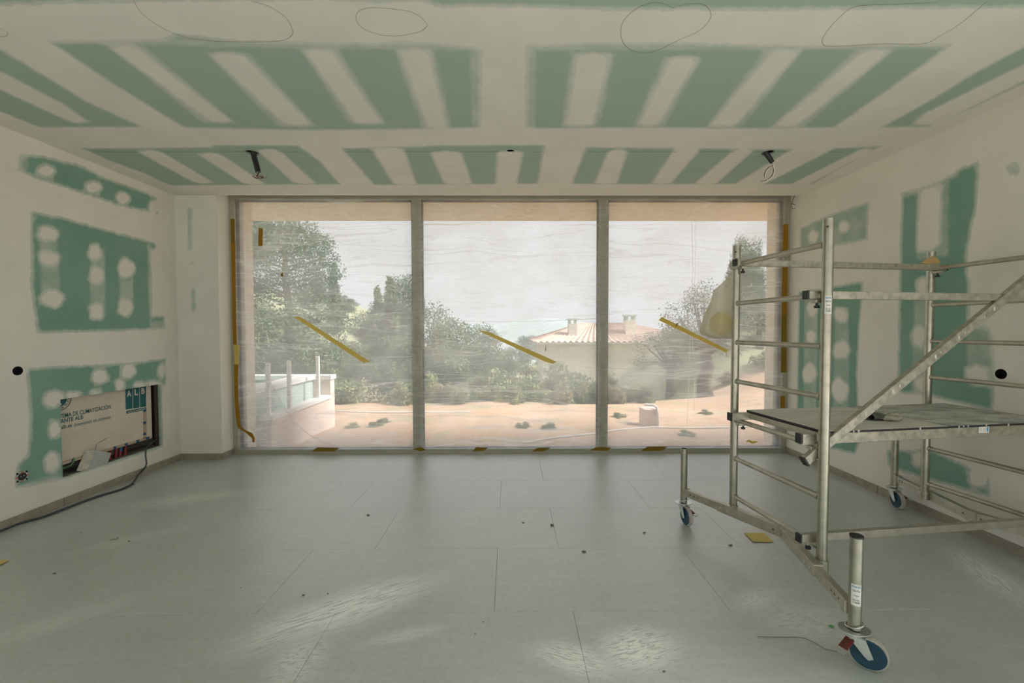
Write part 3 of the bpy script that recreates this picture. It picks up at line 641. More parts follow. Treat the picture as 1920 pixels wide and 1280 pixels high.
for (kind, seed, px, py, Y, wd, lab) in [
    ('oak', 5, 498, 520, 15, 1.1, 'bushy oak in front of the tall pine'), ('oak', 6, 560, 600, 16, 1.2, 'leafy oak behind the pool corner'), ('oak', 5, 650, 620, 19, 1.3, 'low spreading tree behind the yellow tape'), ('oak', 6, 735, 625, 20, 1.2, 'dark low tree beside the mullion'),
    ('pine', 1, 540, 412, 33, 1.1, 'tall dense pine crown beside the pool, highest tree on the slope'),
    ('pine', 2, 455, 400, 38, 1.1, 'broad dark pine at the window edge behind the pool'),
    ('oak', 6, 590, 520, 24, 1.1, 'dark green oak to the side of the tall pine'),
    ('cypress', 3, 628, 488, 25, 1.0, 'slim pointed cypress rising over the hillside trees'),
    ('cypress', 3, 667, 510, 25.5, 1.0, 'slim pointed cypress rising over the hillside trees'),
    ('cypress', 4, 708, 530, 26, .9, 'slim pointed cypress rising over the hillside trees'),
    ('oak', 5, 645, 548, 27, 1.2, 'round green oak below the cypresses'), ('oak', 6, 700, 562, 30, 1.2, 'wide oak on the middle of the slope'),
    ('pine', 2, 757, 522, 34, .6, 'airy pine behind the mullion on the slope'), ('oak', 5, 745, 565, 27, 1.2, 'low oak at the mullion foot of the slope'),
    ('oak', 6, 815, 565, 30, .95, 'oak at the lower end of the wooded slope'), ('oak', 5, 858, 590, 33, 1.1, 'small oak where the slope runs out'),
    
    ('oak', 5, 905, 640, 40, 1.1, 'far green tree beside the tiled house'), ('oak', 6, 960, 648, 42, 1.2, 'far green tree near the end of the house wall'), ('pine', 1, 990, 630, 55, 1., 'small far pine on the skyline by the house')]:
    plant('hillside_'+kind, kind, seed, px, py, Y, wd*(1 if kind != 'oak' else .95), lab, 'tree', G1, 14., 66., 1.2, rot=px*.7)
for (kind, seed, px, py, Y, wd, lab) in [
    ('olive', 8, 1325, 520, 9.6, .95, 'old olive tree with dark twisted trunk on the orange bank'),
    ('olive', 9, 1258, 600, 10.6, 1.0, 'smaller silvery olive tree next to the old olive'),
    ('pine', 2, 1398, 452, 24, .38, 'blue-green pine standing alone behind the olive trees'),
    ('pine', 1, 1352, 478, 26, .40, 'second blue-green pine behind the old olive'),
    ('olive', 9, 1425, 540, 13, .9, 'pale olive on the bank behind the scaffold tower'),
    ('oak', 5, 1440, 585, 18, .9, 'bushy tree on the bank at the window jamb')]:
    plant('garden_'+kind, kind, seed, px, py, Y, wd, lab, 'tree', 'trees on the orange bank', Y-.9, Y+(2.5 if Y < 14 else 14), rot=px*.3)
r9 = np.random.default_rng(3)
SL = ['green shrub in the belt behind the orange soil', 'dry tawny brush in the belt behind the orange soil']
for i, px in enumerate(np.linspace(640, 1300, 26)):
    Y = r9.uniform(8.5, 11.5); py = r9.uniform(668, 715) if px < 1150 else r9.uniform(680, 715); kind = 'brush' if i % 4 == 1 else 'shrub'
    plant('garden_shrub' if kind == 'shrub' else 'dry_bush', kind, 11+i % 3, px, py, Y, 1.25, SL[kind == 'brush'], 'shrub', 'shrubs behind the orange soil' if kind == 'shrub' else 'dry bushes behind the orange soil', 8.8, 14.5, .5, 2.6, rot=i)
for i in range(9):
    px = 560+i*60; Y = r9.uniform(12.8, 14)
    plant('tall_shrub', 'shrub', 12, px, r9.uniform(650, 690), Y, 1.1, 'taller bush growing below the edge of the soil', 'shrub', 'taller bushes below the soil edge', 12.4, 28., .8, rot=i*2.)
for (px, py, Y) in [(1400, 650, 12.5), (1430, 655, 14), (1375, 655, 13.5), (1415, 660, 11.4), (1448, 660, 12), (1392, 660, 14.5), (1440, 650, 15.5), (1365, 660, 11.8)]:
    hb = .45+.25*((px*7) % 3)/2; plant('bank_shrub', 'shrub', 13, px, py, Y, 1.5, 'low green shrub on the rising orange bank', 'shrub', 'shrubs on the bank', 11., 17., hb, hb, rot=px)
for (px, py) in [(660, 798), (700, 798), (985, 800), (1030, 803), (1158, 782), (1283, 815), (720, 790), (1320, 775)]:
    q = onZ(px, py, -.15); tree('weed_tuft', 'shrub', 12, q[0], q[1], .16, 'small weed tuft sprouting from the orange soil', 'weed', 'weeds on the orange soil', 1.6, rot=px)

# --- neighbouring house
HY = 30.; hx0 = at_px(1018, HY); hx1 = hx0+12.5
house = empty('neighbour_house', ((hx0+hx1)/2, HY+4, -5), 'cream house with terracotta hip roof and two chimneys down the valley', 'house')
ez = float(onY(1100, 641, HY)[2]); rz = float(onY(1125, 606, HY+4)[2])
MB().box((hx0, HY, -6), (hx1, HY+8, ez)).build('house_wall', 'housewall', house)
MB().box((hx0-.5, HY-.5, ez-.12), (hx1+.5, HY+8.5, ez+.02)).build('eave', 'coping', house)
roof = MB(); a0, a1, b0, b1 = hx0-.6, hx1+.6, HY-.6, HY+8.6; rx0, rx1, ry = hx0+3.6, hx1-5.5, HY+4
NS = 64
for (e0, e1, t0, t1) in (((a0, b0), (a1, b0), (rx0, ry), (rx1, ry)), ((a1, b1), (a0, b1), (rx1, ry), (rx0, ry)), ((a0, b1), (a0, b0), (rx0, ry), (rx0, ry)), ((a1, b0), (a1, b1), (rx1, ry), (rx1, ry))):
    V = []
    for i in range(NS+1):
        t = i/NS; wv = .06*math.sin(i*math.pi/1.0+math.pi/2)
        V += [(e0[0]+(e1[0]-e0[0])*t, e0[1]+(e1[1]-e0[1])*t, ez+wv+.03), (t0[0]+(t1[0]-t0[0])*t, t0[1]+(t1[1]-t0[1])*t, rz+wv)]
    roof.add(V, [(2*i, 2*i+2, 2*i+3, 2*i+1) for i in range(NS)])
roof.build('tiled_roof', 'rooftile', house)
for px, py, yb, Y, w, nm in ((1073, 597, 640, HY+1.2, .62, 1), (1180, 590, 640, HY+1.5, .75, 2)):
    c = onY(px, 620, Y); x = float(c[0]); zt = float(onY(px, py, Y)[2]); ch = MB().box((x-w/2, Y-w/2, ez-.2), (x+w/2, Y+w/2, zt-.42)).build('chimney', 'housewall', house)
    p = MB()
    for i in (-1, 1):
        for j in (-1, 1): p.box((x+i*(w/2-.09)-.07, Y+j*(w/2-.09)-.07, zt-.42), (x+i*(w/2-.09)+.07, Y+j*(w/2-.09)+.07, zt-.12))
    p.box((x-w/2-.08, Y-w/2-.08, zt-.12), (x+w/2+.08, Y+w/2+.08, zt)).build('chimney_cap', 'pooltile', ch)
# --- raised pool terrace
pool = empty('raised_pool', (-4.5, 5.9, -.15), 'raised white pool with pale coping and low pink wall outside the window', 'pool')
PE = 6.66
MB().box((-3.03, 5.0, -.3), (-2.92, PE, .32)).build('low_wall', 'poolwall', pool)
MB().box((-3.06, 5.0, .32), (-2.90, PE, .37)).build('low_coping', 'coping', pool)
MB().box((-3.36, PE, -.3), (-2.92, PE+.16, .64)).build('end_pier', 'poolwall', pool)
MB().box((-9, PE-.02, .62), (-2.90, PE+.18, .69)).build('far_coping', 'coping', pool)
MB().box((-9, PE+.02, -.3), (-3.36, PE+.16, .62)).build('far_wall', 'pooltile', pool)
MB().box((-3.40, 5.0, -.3), (-3.20, PE, .63)).build('pool_side', 'pooltile', pool)
MB().box((-3.46, 5.0, .63), (-3.16, PE-.02, .69)).build('pool_coping', 'coping', pool)
MB().box((-9, 5.0, .50), (-3.40, PE, .58)).build('water', 'water', pool)
MB().box((-3.2, 5.0, -.3), (-3.03, PE, .22)).build('overflow_channel', 'coping', pool)
for px in (472, 543, 597):
    Y = 2.97/((955-px)/767.); Y = max(Y, 5.05); MB().box((-3.0, Y-.022, .37), (-2.955, Y+.022, 1.02)).build('fence_post', 'coping', pool, bevel=.004)
# --- pump plinth with a bent pipe, hoses on the soil
q = onZ(1218, 792, -.12); bx = empty('pipe_plinth', (q[0], q[1], q[2]), 'small pinkish block with white pipe looped over it on the soil', 'block')
MB().box((q[0]-.13, q[1]-.1, -.2), (q[0]+.13, q[1]+.15, .12)).build('block', 'poolwall', bx, bevel=.01)
MB().tube([(q[0]+.1, q[1]-.13, -.17), (q[0]+.09, q[1]-.13, .05), (q[0]+.08, q[1]-.1, .15), (q[0]+.06, q[1], .17), (q[0]-.08, q[1]+.05, .17)], .02, 10).build('pipe_loop', 'hose', bx, smooth=True)
def hose(name, pts, r, label):
    P = [onZ(x, y, -.12) for x, y in pts]; P = [(p[0], p[1], float(gz(p[0], p[1]))+r) for p in P]
    return MB().tube(P, r, 8).build(name, 'hose', smooth=True, label=label, category='hose')
hose('garden_hose', [(985, 828), (1010, 822), (1050, 817), (1110, 812), (1160, 805), (1220, 797), (1290, 796), (1370, 797), (1440, 797)], .012, 'pale hose lying across the orange soil past the block')
hose('water_pipe', [(632, 770), (700, 771), (790, 772), (880, 772)], .012, 'thin pale pipe along the far edge of the soil')

# ================================================================== WINDOW FILM AND TAPE
FYM = FY0-.003
def film_bulge(x, z):      # taut at its taped edges, slack by about a centimetre inside
    e = min(x-(XC+.055), (XR-.05)-x, z-.03, 2.93-z); return float(sst(e, 0, .14))
def film_front(x, z): return FYM-.011*film_bulge(x, z)
fx = np.linspace(XC+.055, XR-.05, 120); fz = np.linspace(.03, 2.93, 70)
V = []; 
for x in fx:
    for z in fz: V.append((x, FYM-film_bulge(x, z)*(.0055+.0033*math.sin(z*9+1.3*math.sin(x*2.1))+.0022*math.sin(x*5+z*3)), z))
n = len(fz)
film = MB().add(V, [(i*n+j, (i+1)*n+j, (i+1)*n+j+1, i*n+j+1) for i in range(len(fx)-1) for j in range(n-1)]).build('protective_film', 'film', smooth=True, label='creased clear plastic sheet taped over the whole window', category='plastic sheet')
def fpt(x, y, dy=-.006): return onY(x, y, FYM+dy)
folds = [([(468, 684), (483, 688), (500, 703), (515, 730), (530, 758), (550, 790), (580, 815), (610, 830), (640, 838)], .006), ([(455, 795), (480, 805), (505, 820), (530, 832)], .004), ([(480, 706), (495, 693), (507, 682)], .003),
         ([(460, 553), (500, 562), (540, 571), (575, 573)], .003), ([(460, 600), (520, 592), (620, 592), (760, 595)], .003), ([(625, 568), (650, 572), (676, 570)], .003), ([(800, 600), (850, 601), (930, 603), (1010, 602), (1118, 597)], .0025),
         ([(620, 610), (700, 612), (775, 615)], .0025), ([(1297, 415), (1299, 500), (1295, 600), (1292, 700), (1288, 800)], .003), ([(1305, 415), (1303, 520), (1300, 600), (1298, 640), (1303, 680), (1301, 770)], .0025), ([(1140, 690), (1200, 693), (1260, 690), (1320, 680), (1370, 672)], .003),
         ([(1140, 703), (1230, 706), (1300, 700), (1370, 705)], .0025), ([(460, 470), (520, 468), (580, 458), (640, 440)], .0025), ([(795, 735), (850, 730), (960, 728), (1100, 732)], .0025), ([(460, 500), (510, 520), (560, 522), (640, 516)], .0025)]
for pts, r in folds: MB().tube([fpt(*p) for p in pts], r, 6).build('fold', 'crease', film, smooth=True)
def tape_px(pts, mat, label, name='tape_strip', cat='tape', dy=-.0118, group=None):
    return MB().prism([onY(x, y, FYM+dy) for x, y in pts], (0, .001, 0)).build(name, mat, label=label, category=cat, group=group)
tape_px([(549, 593), (563, 594), (694, 678), (682, 680), (672, 674)], 'tapey', 'slanted yellow tape strip on the pane in front of the pool')
tape_px([(895, 619), (916, 622), (1044, 678), (1036, 682), (1020, 677)], 'tapey', 'slanted yellow tape strip on the middle pane')
tape_px([(1235, 600), (1241, 594), (1366, 656), (1361, 661)], 'tapey', 'slanted yellow tape strip on the pane in front of the olive tree')
tape_px([(485, 427), (493, 428), (492, 461), (484, 461)], 'tapeo', 'short upright ochre tape piece high on the glass')
tape_px([(526, 514), (530, 510), (531, 518), (527, 518)], 'tapeb', 'tiny brown tape scrap on the film over the pine')
tape_px([(1022, 657), (1024, 646), (1024, 655), (1022, 659)], 'tapeb', 'tiny brown leaf scrap on the film over the house wall')
tape_px([(1267, 611), (1270, 604), (1271, 606), (1269, 612)], 'tapeb', 'tiny dark scrap stuck to the slanted tape by the olive', dy=-.0132)
SY = FY0-.0045
def sill_tape(pts, label): return MB().prism([onY(x, y, SY) for x, y in pts], (0, .0012, 0)).build('sill_tape', 'tapeb', label=label, category='tape')
sill_tape([(595, 838), (637, 839), (627, 846), (584, 846)], 'brown tape piece on the sill under the pool pane')
sill_tape([(774, 842), (785, 838), (792, 839), (798, 843), (789, 846)], 'ragged brown tape knot on the sill at the foot of the first mullion')
sill_tape([(893, 838), (915, 839), (906, 845), (886, 846)], 'brown tape piece on the sill below the middle pane, beside the first mullion')
sill_tape([(1008, 839), (1032, 839), (1019, 846), (998, 846)], 'brown tape piece on the sill below the middle pane, beside the second mullion')
sill_tape([(1118, 838), (1146, 839), (1139, 845), (1106, 844)], 'brown tape piece on the sill at the foot of the second mullion')
sill_tape([(1214, 837), (1252, 837), (1240, 845), (1202, 845)], 'brown tape piece on the sill below the pane of the olive tree')
def frame_tape(rows, mat, label):       # rows: (xl, xr, y)
    mb = MB(); fy = lambda x, y: min(SY, film_front(*onY(x, y, FYM)[[0, 2]])-.0022); A = [onY(a, y, fy(b, y)) for a, b, y in rows]; B = [onY(b, y, fy(b, y)) for a, b, y in rows]; n = len(rows)
    V = [v for a, b in zip(A, B) for v in (a, b)]; V2 = [v+np.array([0, .0012, 0]) for v in V]; k = 2*n
    F = []
    for i in range(n-1): j = 2*i; F += [(j, j+1, j+3, j+2), (k+j, k+j+2, k+j+3, k+j+1), (j, j+2, k+j+2, k+j), (j+1, k+j+1, k+j+3, j+3)]
    F += [(0, k, k+1, 1), (2*n-2, 2*n-1, k+2*n-1, k+2*n-2)]
    return mb.add(V+V2, F).build('frame_tape', mat, label=label, category='tape')
frame_tape([(432, 440, 410), (432.5, 440, 432), (433, 440.5, 456)], 'tapeb', 'pale brown tape on the window jamb beside the column, uppermost length')
frame_tape([(433, 441, 456), (434, 441.5, 500), (435, 442, 560), (436, 443, 610), (437, 444, 650)], 'tapeo', 'long ochre tape on the window jamb beside the column')
frame_tape([(437, 449, 646), (439, 449, 664), (440, 448, 683)], 'tapey', 'curled yellow tape patch on the jamb beside the column')
frame_tape([(438, 447, 683), (439, 446, 710), (440, 447, 750), (442, 450, 780), (445, 452, 800), (452, 460, 806), (462, 473, 812), (472, 478, 821), (473, 477, 829)], 'tapeo', 'loose ochre tape peeling off the jamb at the bottom of the window')
frame_tape([(1468, 1478, 420), (1468, 1478, 440), (1467, 1477.5, 470)], 'tapeo', 'ochre tape on the jamb behind the scaffold, uppermost length')
frame_tape([(1467, 1477, 492), (1466, 1476.5, 540), (1465.5, 1476, 590)], 'tapeo', 'orange tape on the jamb behind the scaffold, middle length')
frame_tape([(1465, 1475.5, 590), (1465, 1475, 640), (1464, 1474.5, 698)], 'tapeb', 'brown tape on the jamb behind the scaffold, lower length')
frame_tape([(1463, 1472, 742), (1463, 1472, 764)], 'tapeo', 'short ochre tape at the foot of the jamb above the platform')
mb = ribbon([onY(x, y, FYM-.0110) for x, y in [(1399, 833), (1400, 827), (1404, 826), (1409, 829), (1414, 829), (1420, 828)]], [.018, .02, .025, .03, .03, .012], [(.3, 0, .95)]*6, (0, -1, 0), .001)
mb.build('tape_curl', 'tapey', label='curled yellow tape scrap low on the film behind the scaffold', category='tape')

# ================================================================== SCAFFOLD TOWER
TH = .1391; P1 = np.array([1.4954, 2.6986]); SW, SL_ = .6637, 1.5215
_a = np.array([math.cos(TH), math.sin(TH)]); _b = np.array([math.sin(TH), -math.cos(TH)])
def S(a, b, z):
    p = P1+_a*a+_b*b; return Vector((p[0], p[1], z))
c0 = S(SL_/2, SW/2, 0)
tower = empty('scaffold_tower', c0, 'aluminium rolling scaffold tower with ladder frames, work platform and blue castors', 'scaffold')
RZ = [1.8558-.2563*k for k in range(7)]; PR = .0238
for a in (0, SL_):
    for b in (0, SW):
        MB().pipe(S(a, b, .245), S(a, b, 1.978), PR, .003, 24).build('post', 'alu', tower, smooth=True)
    for z in RZ:
        m = MB().tube([S(a, 0, z), S(a, SW, z)], .0150, 14)
        o = m.build('rung', 'alu2', tower, smooth=True)
        MB().tube([S(a, PR-.004, z), S(a, PR+.012, z)], .0185, 14).build('weld_collar', 'alu2', o, smooth=True)
        MB().tube([S(a, SW-PR-.012, z), S(a, SW-PR+.004, z)], .0185, 14).build('weld_collar', 'alu2', o, smooth=True)
def drill(o, holes):
    """cut real holes: (point, direction, radius, half length)"""
    m = MB()
    for p, d, r, l in holes: d = Vector(d).normalized(); m.tube([Vector(p)-d*l, Vector(p)+d*l], r, 12)
    c = m.build('drill', 'alu2'); md = o.modifiers.new('drill', 'BOOLEAN'); md.operation = 'DIFFERENCE'; md.solver = 'EXACT'; md.object = c
    bpy.context.view_layer.update(); me = bpy.data.meshes.new_from_object(o.evaluated_get(bpy.context.evaluated_depsgraph_get())); o.modifiers.clear(); o.data = me
    cm = c.data; bpy.data.objects.remove(c); bpy.data.meshes.remove(cm)
def brace(name, p, q, hgt=.040, wid=.030, mat='alud', clampz=None):
    p = Vector(p); q = Vector(q); d = (q-p).normalized(); o = MB().bar(p, q, wid, hgt).build(name, mat, tower, bevel=.003)
    MB().bar(p-d*.006, p+d*.004, wid+.003, hgt+.003).build('end_cap', 'black', o); MB().bar(q-d*.004, q+d*.006, wid+.003, hgt+.003).build('end_cap', 'black', o)
    return o
def clamp(o, c, a):
    c = Vector(c); MB().bar(c+Vector((*(_a*-.022), -.028)), c+Vector((*(_a*.022), -.028)), .036, .018).build('hook_clamp', 'alu2', o, bevel=.003)
    MB().tube([c+Vector((0, 0, -.036)), c+Vector((0, 0, -.050))], .006, 8).tube([c+Vector((0, 0, -.050)), c+Vector((0, 0, -.062))], .013, 10).build('thumb_screw', 'black', o)
E0 = -.055; E1 = SL_+.055
o = brace('guard_rail', S(E0+.01, .045, RZ[0]+.004), S(E1, .045, RZ[0]+.004)); clamp(o, S(.012, .045, RZ[0]), 0); clamp(o, S(SL_-.005, .045, RZ[0]), 0)
o = brace('guard_rail', S(E0-.02, SW-.045, RZ[1]+.004), S(E1, SW-.045, RZ[1]+.004)); clamp(o, S(-.012, SW-.045, RZ[1]), 0); clamp(o, S(SL_, SW-.045, RZ[1]), 0)
o = brace('base_brace', S(E0-.03, SW-.05, .352), S(E1, SW-.05, .328), mat='alu2'); clamp(o, S(-.03, SW-.05, .352), 0)
o = brace('diagonal_brace', S(-.075, SW-.035, .755), S(1.54, SW-.035, 1.875), .046, .030)
# dried plaster splashes on the diagonal
for t in (.10, .135, .21, .24, .31, .335, .39, .47, .49, .56, .585, .66, .70): 
    g = .45+.9*random.random(); p = S(-.075, SW-.035, .755).lerp(S(1.54, SW-.035, 1.875), t); n = Vector((*_b, 0))
    MB().prism([p+n*.0152+Vector(v)*g for v in ((-.006, 0, .010), (.004, 0, .013), (.006, 0, -.004), (.001, 0, -.014), (-.004, 0, -.005))], n*.0012).build('plaster_splash', 'crumbw', o)
# platform
PZ = .905; pa0, pa1, pb0, pb1 = .045, SL_+.06, .060, .628
plat = MB().bar(S(E0-.035, pb1-.018, PZ-.040), S(E1, pb1-.018, PZ-.040), .032, .056).build('platform', 'alud', tower, bevel=.003)
MB().bar(S(E0-.03, pb0+.018, PZ-.036), S(E1, pb0+.018, PZ-.036), .032, .046).build('side_beam', 'alu2', plat, bevel=.003)
for a in (.055, SL_*.5, SL_-.05): MB().bar(S(a, pb0+.03, PZ-.034), S(a, pb1-.03, PZ-.034), .028, .034).build('cross_beam', 'alu2', plat)
for (b) in (pb0+.018, pb1-.018):
    MB().bar(S(E0-.042, b, PZ-.036), S(E0-.030, b, PZ-.036), .036, .05).build('end_cap', 'black', plat)
    MB().bar(S(-.035, b, RZ[4]-.012), S(.03, b, RZ[4]-.012), .03, .02).build('hook', 'alu2', plat, bevel=.003)
    MB().tube([S(.005, b, RZ[4]-.02), S(.005, b, RZ[4]-.034)], .006, 8).tube([S(.005, b, RZ[4]-.034), S(.005, b, RZ[4]-.046)], .012, 10).build('thumb_screw', 'black', plat)
def deck(name, mat, a0, a1, z, skew=0.):
    pts = [S(a0+skew, pb0, z-.007), S(a1+skew, pb0, z-.007), S(a1, pb1, z-.007), S(a0, pb1, z-.007)] if skew else [S(a0, pb0, z-.007), S(a1, pb0, z-.007), S(a1, pb1, z-.007), S(a0, pb1, z-.007)]
    o = MB().prism(pts, (0, 0, .007)).build(name, mat, plat)
    e = MB(); c = sum((Vector(p) for p in pts), Vector((0, 0, 0)))/4
    e.prism([Vector(p)+(Vector(p)-c).normalized()*.0016+Vector((0, 0, -.006)) for p in pts], (0, 0, .0115)); return o, e
def deck_mat(name, c1, c2, sc, k):
    m = bpy.data.materials.new(name); m.use_nodes = True; nt = m.node_tree; b = nt.nodes['Principled BSDF']; tc = nd(nt, 'ShaderNodeTexCoord'); P = tc.outputs['Object']
    n = noise_(nt, mapping_(nt, P, (1, 3.2, 1), (0, 0, .1)), sc, 7, .72); n2 = noise_(nt, P, 60, 3)
    f = math_(nt, 'ADD', n, math_(nt, 'MULTIPLY', math_(nt, 'SUBTRACT', n2, .5), .25)); nt.links.new(mixc_(nt, smooth_(nt, f, .5-k, .5+k), c1, c2), b.inputs['Base Color']); b.inputs['Roughness'].default_value = .65; return m
M['deck1'] = deck_mat('dusty_deck_board', (.64, .62, .55), (.47, .45, .40), 5, .22); M['deck2'] = deck_mat('scuffed_hatch_board', (.56, .56, .52), (.25, .255, .245), 5, .15)
SEAM = .80
o1, e1 = deck('deck_board', 'deck1', pa0, SEAM, PZ); o2, e2 = deck('hatch_board', 'deck2', SEAM+.006, pa1, PZ+.001)
e1.build('black_edge', 'black', plat); e2.build('black_edge', 'black', plat)
for a in (.12, .21, .24, .62, .87, .90, .93, 1.05, 1.2): 
    p = S(a, pb1+.0005, PZ); n = Vector((*_b, 0)); w = .004+.004*random.random(); hh = .006+.010*random.random(); d = Vector((*_a, 0))
    MB().prism([p-d*w+Vector((0, 0, -.002)), p+d*w+Vector((0, 0, -.002)), p+d*w*.4+Vector((0, 0, -hh)), p-d*w*.3+Vector((0, 0, -hh*1.3))], n*.002).build('plaster_splash', 'crumbw', plat)
# sticker on the platform beam
sp = S(1.005, pb1-.0018, PZ-.046); d = Vector((*_a, 0)); n = Vector((*_b, 0)); up = Vector((0, 0, 1))
stk = MB().prism([sp, sp+d*.068, sp+d*.068+up*.034, sp+up*.034], n*.0012).build('sticker', 'white', plat)
MB().prism([sp+d*.052+up*.005+n*.0012, sp+d*.062+up*.005+n*.0012, sp+d*.062+up*.030+n*.0012, sp+d*.052+up*.030+n*.0012], n*.0005).build('blue_print', 'bluelabel', stk)
for i, (x, l) in enumerate(((.008, .022), (.016, .018), (.028, .020), (.036, .014), (.043, .022))):
    MB().prism([sp+d*x+up*.006+n*.0012, sp+d*(x+.002)+up*.006+n*.0012, sp+d*(x+.002)+up*(.006+l)+n*.0012, sp+d*x+up*(.006+l)+n*.0012], n*.0004).build('print_line', 'skirt', stk)
# outrigger arms and castors
def castor(px_, axis, trail, pedal_dir, sub_top=.552):
    """stub tube, swivel plate, fork, wheel with brake pedal"""
    o = Vector((px_[0], px_[1], 0)); ax = Vector((axis[0], axis[1], 0)).normalized(); tr = Vector((trail[0], trail[1], 0)); pd = Vector((pedal_dir[0], pedal_dir[1], 0)).normalized()
    st = MB().pipe(o+Vector((0, 0, .155)), o+Vector((0, 0, sub_top)), .0235, .003, 22).build('castor_tube', 'alu', tower, smooth=True)
    ca = MB(); ca.prism([o+(Vector((math.cos(t)*.052*(1+.18*math.cos(2*t)), math.sin(t)*.052*(1+.18*math.cos(2*t)), .146))) for t in [2*math.pi*k/24 for k in range(24)]], (0, 0, .005))
    ca.tube([o+Vector((0, 0, .130)), o+Vector((0, 0, .147))], .030, 18)
    c = o+tr*.045+Vector((0, 0, .068))
    for s in (-1, 1):
        t = tr.normalized(); b = c+ax*(s*.026)
        ca.prism([o+ax*(s*.026)-t*.030+Vector((0, 0, .134)), o+ax*(s*.026)+t*.034+Vector((0, 0, .134)), b+t*.016+Vector((0, 0, -.006)), b+Vector((0, 0, -.016)), b-t*.014+Vector((0, 0, -.006))], ax*(s*.003))
    ca.prism([o+ax*.029-tr.normalized()*.03+Vector((0, 0, .130)), o+ax*.029+tr.normalized()*.034+Vector((0, 0, .130)), o-ax*.029+tr.normalized()*.034+Vector((0, 0, .130)), o-ax*.029-tr.normalized()*.03+Vector((0, 0, .130))], (0, 0, .005))
    cs = ca.build('castor_fork', 'zinc', tower)
    MB().lathe(c-ax*.018, ax, [(.020, .0015), (.046, .0015), (.050, .000), (.060, .001), (.060, .035), (.050, .036), (.046, .0345), (.020, .0345)], 36).build('wheel', 'blue', cs, smooth=True)
    MB().lathe(c-ax*.015, ax, [(.0595, 0), (.066, .002), (.068, .009), (.068, .021), (.066, .028), (.0595, .030)], 36).build('tyre', 'tyre', cs, smooth=True)
    MB().tube([c-ax*.034, c+ax*.034], .006, 10).build('axle_bolt', 'zinc', cs)
    side = Vector((-pd.y, pd.x, 0)); q = o+pd*.030+Vector((0, 0, .118))
    ped = MB().prism([q-side*.016, q+side*.016, q+side*.016+pd*.052+Vector((0, 0, -.026)), q-side*.016+pd*.052+Vector((0, 0, -.026))], (0, 0, -.006)).build('brake_pedal', 'red', cs)
    q2 = q+pd*.052+Vector((0, 0, -.026)); MB().prism([q2-side*.018, q2+side*.018, q2+side*.018+pd*.020+Vector((0, 0, -.006)), q2-side*.018+pd*.020+Vector((0, 0, -.006))], (0, 0, -.005)).build('pedal_tip', 'zinc', cs)
    R = [(o+Vector((math.cos(t)*.030, math.sin(t)*.030, .170+.012*math.cos(t+.6)))) for t in [2*math.pi*k/22 for k in range(23)]]
    MB().tube(R, .0028, 6).build('spring_ring', 'zinc', cs, smooth=True)
    return st
def xy(a, b): p = P1+_a*a+_b*b; return (p[0], p[1])
AZ = .232
def arm(a_in, a_out, b_out, b_post, a_post, mats):
    h_ = S(a_in, SW/2, AZ); e = S(a_out, b_out, AZ); d = (e-h_).normalized(); L = (e-h_).length
    k = (abs(b_post-SW/2)+.05)/abs(b_out-SW/2)
    sl = MB().bar(h_, h_+d*(L*k), .042, .062).build('arm_sleeve', mats[0], tower, bevel=.003)
    inn = MB().bar(h_+d*(L*k*.8), e-d*.015, .034, .052).build('sliding_arm', mats[1], tower, bevel=.003)
    n = d.cross(Vector((0, 0, 1))).normalized()
    for s in (-1, 1):
        for t in (.80, .93): MB().tube([h_+d*(L*k*t)+n*(s*.020), h_+d*(L*k*t)+n*(s*.028)], .008, 6).build('bolt', 'zinc', sl)
    drill(inn, [(h_+d*(L*(k+(1-k)*t*.9)), n, .0055, .04) for t in (.62, .74, .86)]); drill(sl, [(h_+d*.042, n, .006, .05)])
    MB().bar(e-d*.03, e, .05, .058).build('tube_socket', 'alu2', inn, bevel=.004)
    p = S(a_post, b_post, AZ); w = h_+d*(abs(b_post-SW/2)/abs(d.dot(Vector((*_b, 0)))))
    MB().bar(p+Vector((0, 0, .0)), w, .05, .03).tube([p+Vector((0, 0, -.03)), p+Vector((0, 0, .028))], .030, 18).build('post_bracket', 'alu', sl, bevel=.002)
arm(.075, -.165, -.305, 0, 0, ('alu2', 'alu2')); arm(.075, -.165, SW+.305, SW, 0, ('alu2', 'alu2'))
arm(SL_-.085, SL_+.15, -.310, 0, SL_, ('alu2', 'alu2')); arm(SL_-.085, SL_+.15, SW+.26, SW, SL_, ('alu2', 'alu2'))
MB().bar(S(.075, SW/2-.03, AZ+.002), S(.075, SW/2+.03, AZ+.002), .05, .066).build('arm_hinge', 'alu2', tower, bevel=.003)
MB().bar(S(SL_-.085, SW/2-.03, AZ+.002), S(SL_-.085, SW/2+.03, AZ+.002), .05, .066).build('arm_hinge', 'alu2', tower, bevel=.003)
castor(xy(-.165, -.315), (-.98, -.1), (.1, -.98), (.6, -.8))
stub2 = xy(-.160, SW+.318); tube2 = castor(stub2, (-.6, -.8), (.8, -.6), (-.85, -.35))
castor(xy(SL_+.15, -.325), (-.99, .2), (-.2, -.99), (.5, -.85)); castor(xy(SL_+.15, SW+.28), (-.6, -.8), (.8, -.6), (-.85, .3))
MB().tube([Vector((*stub2, .548)), Vector((*stub2, .556))], .0245, 20).build('tube_cap', 'black', tube2)
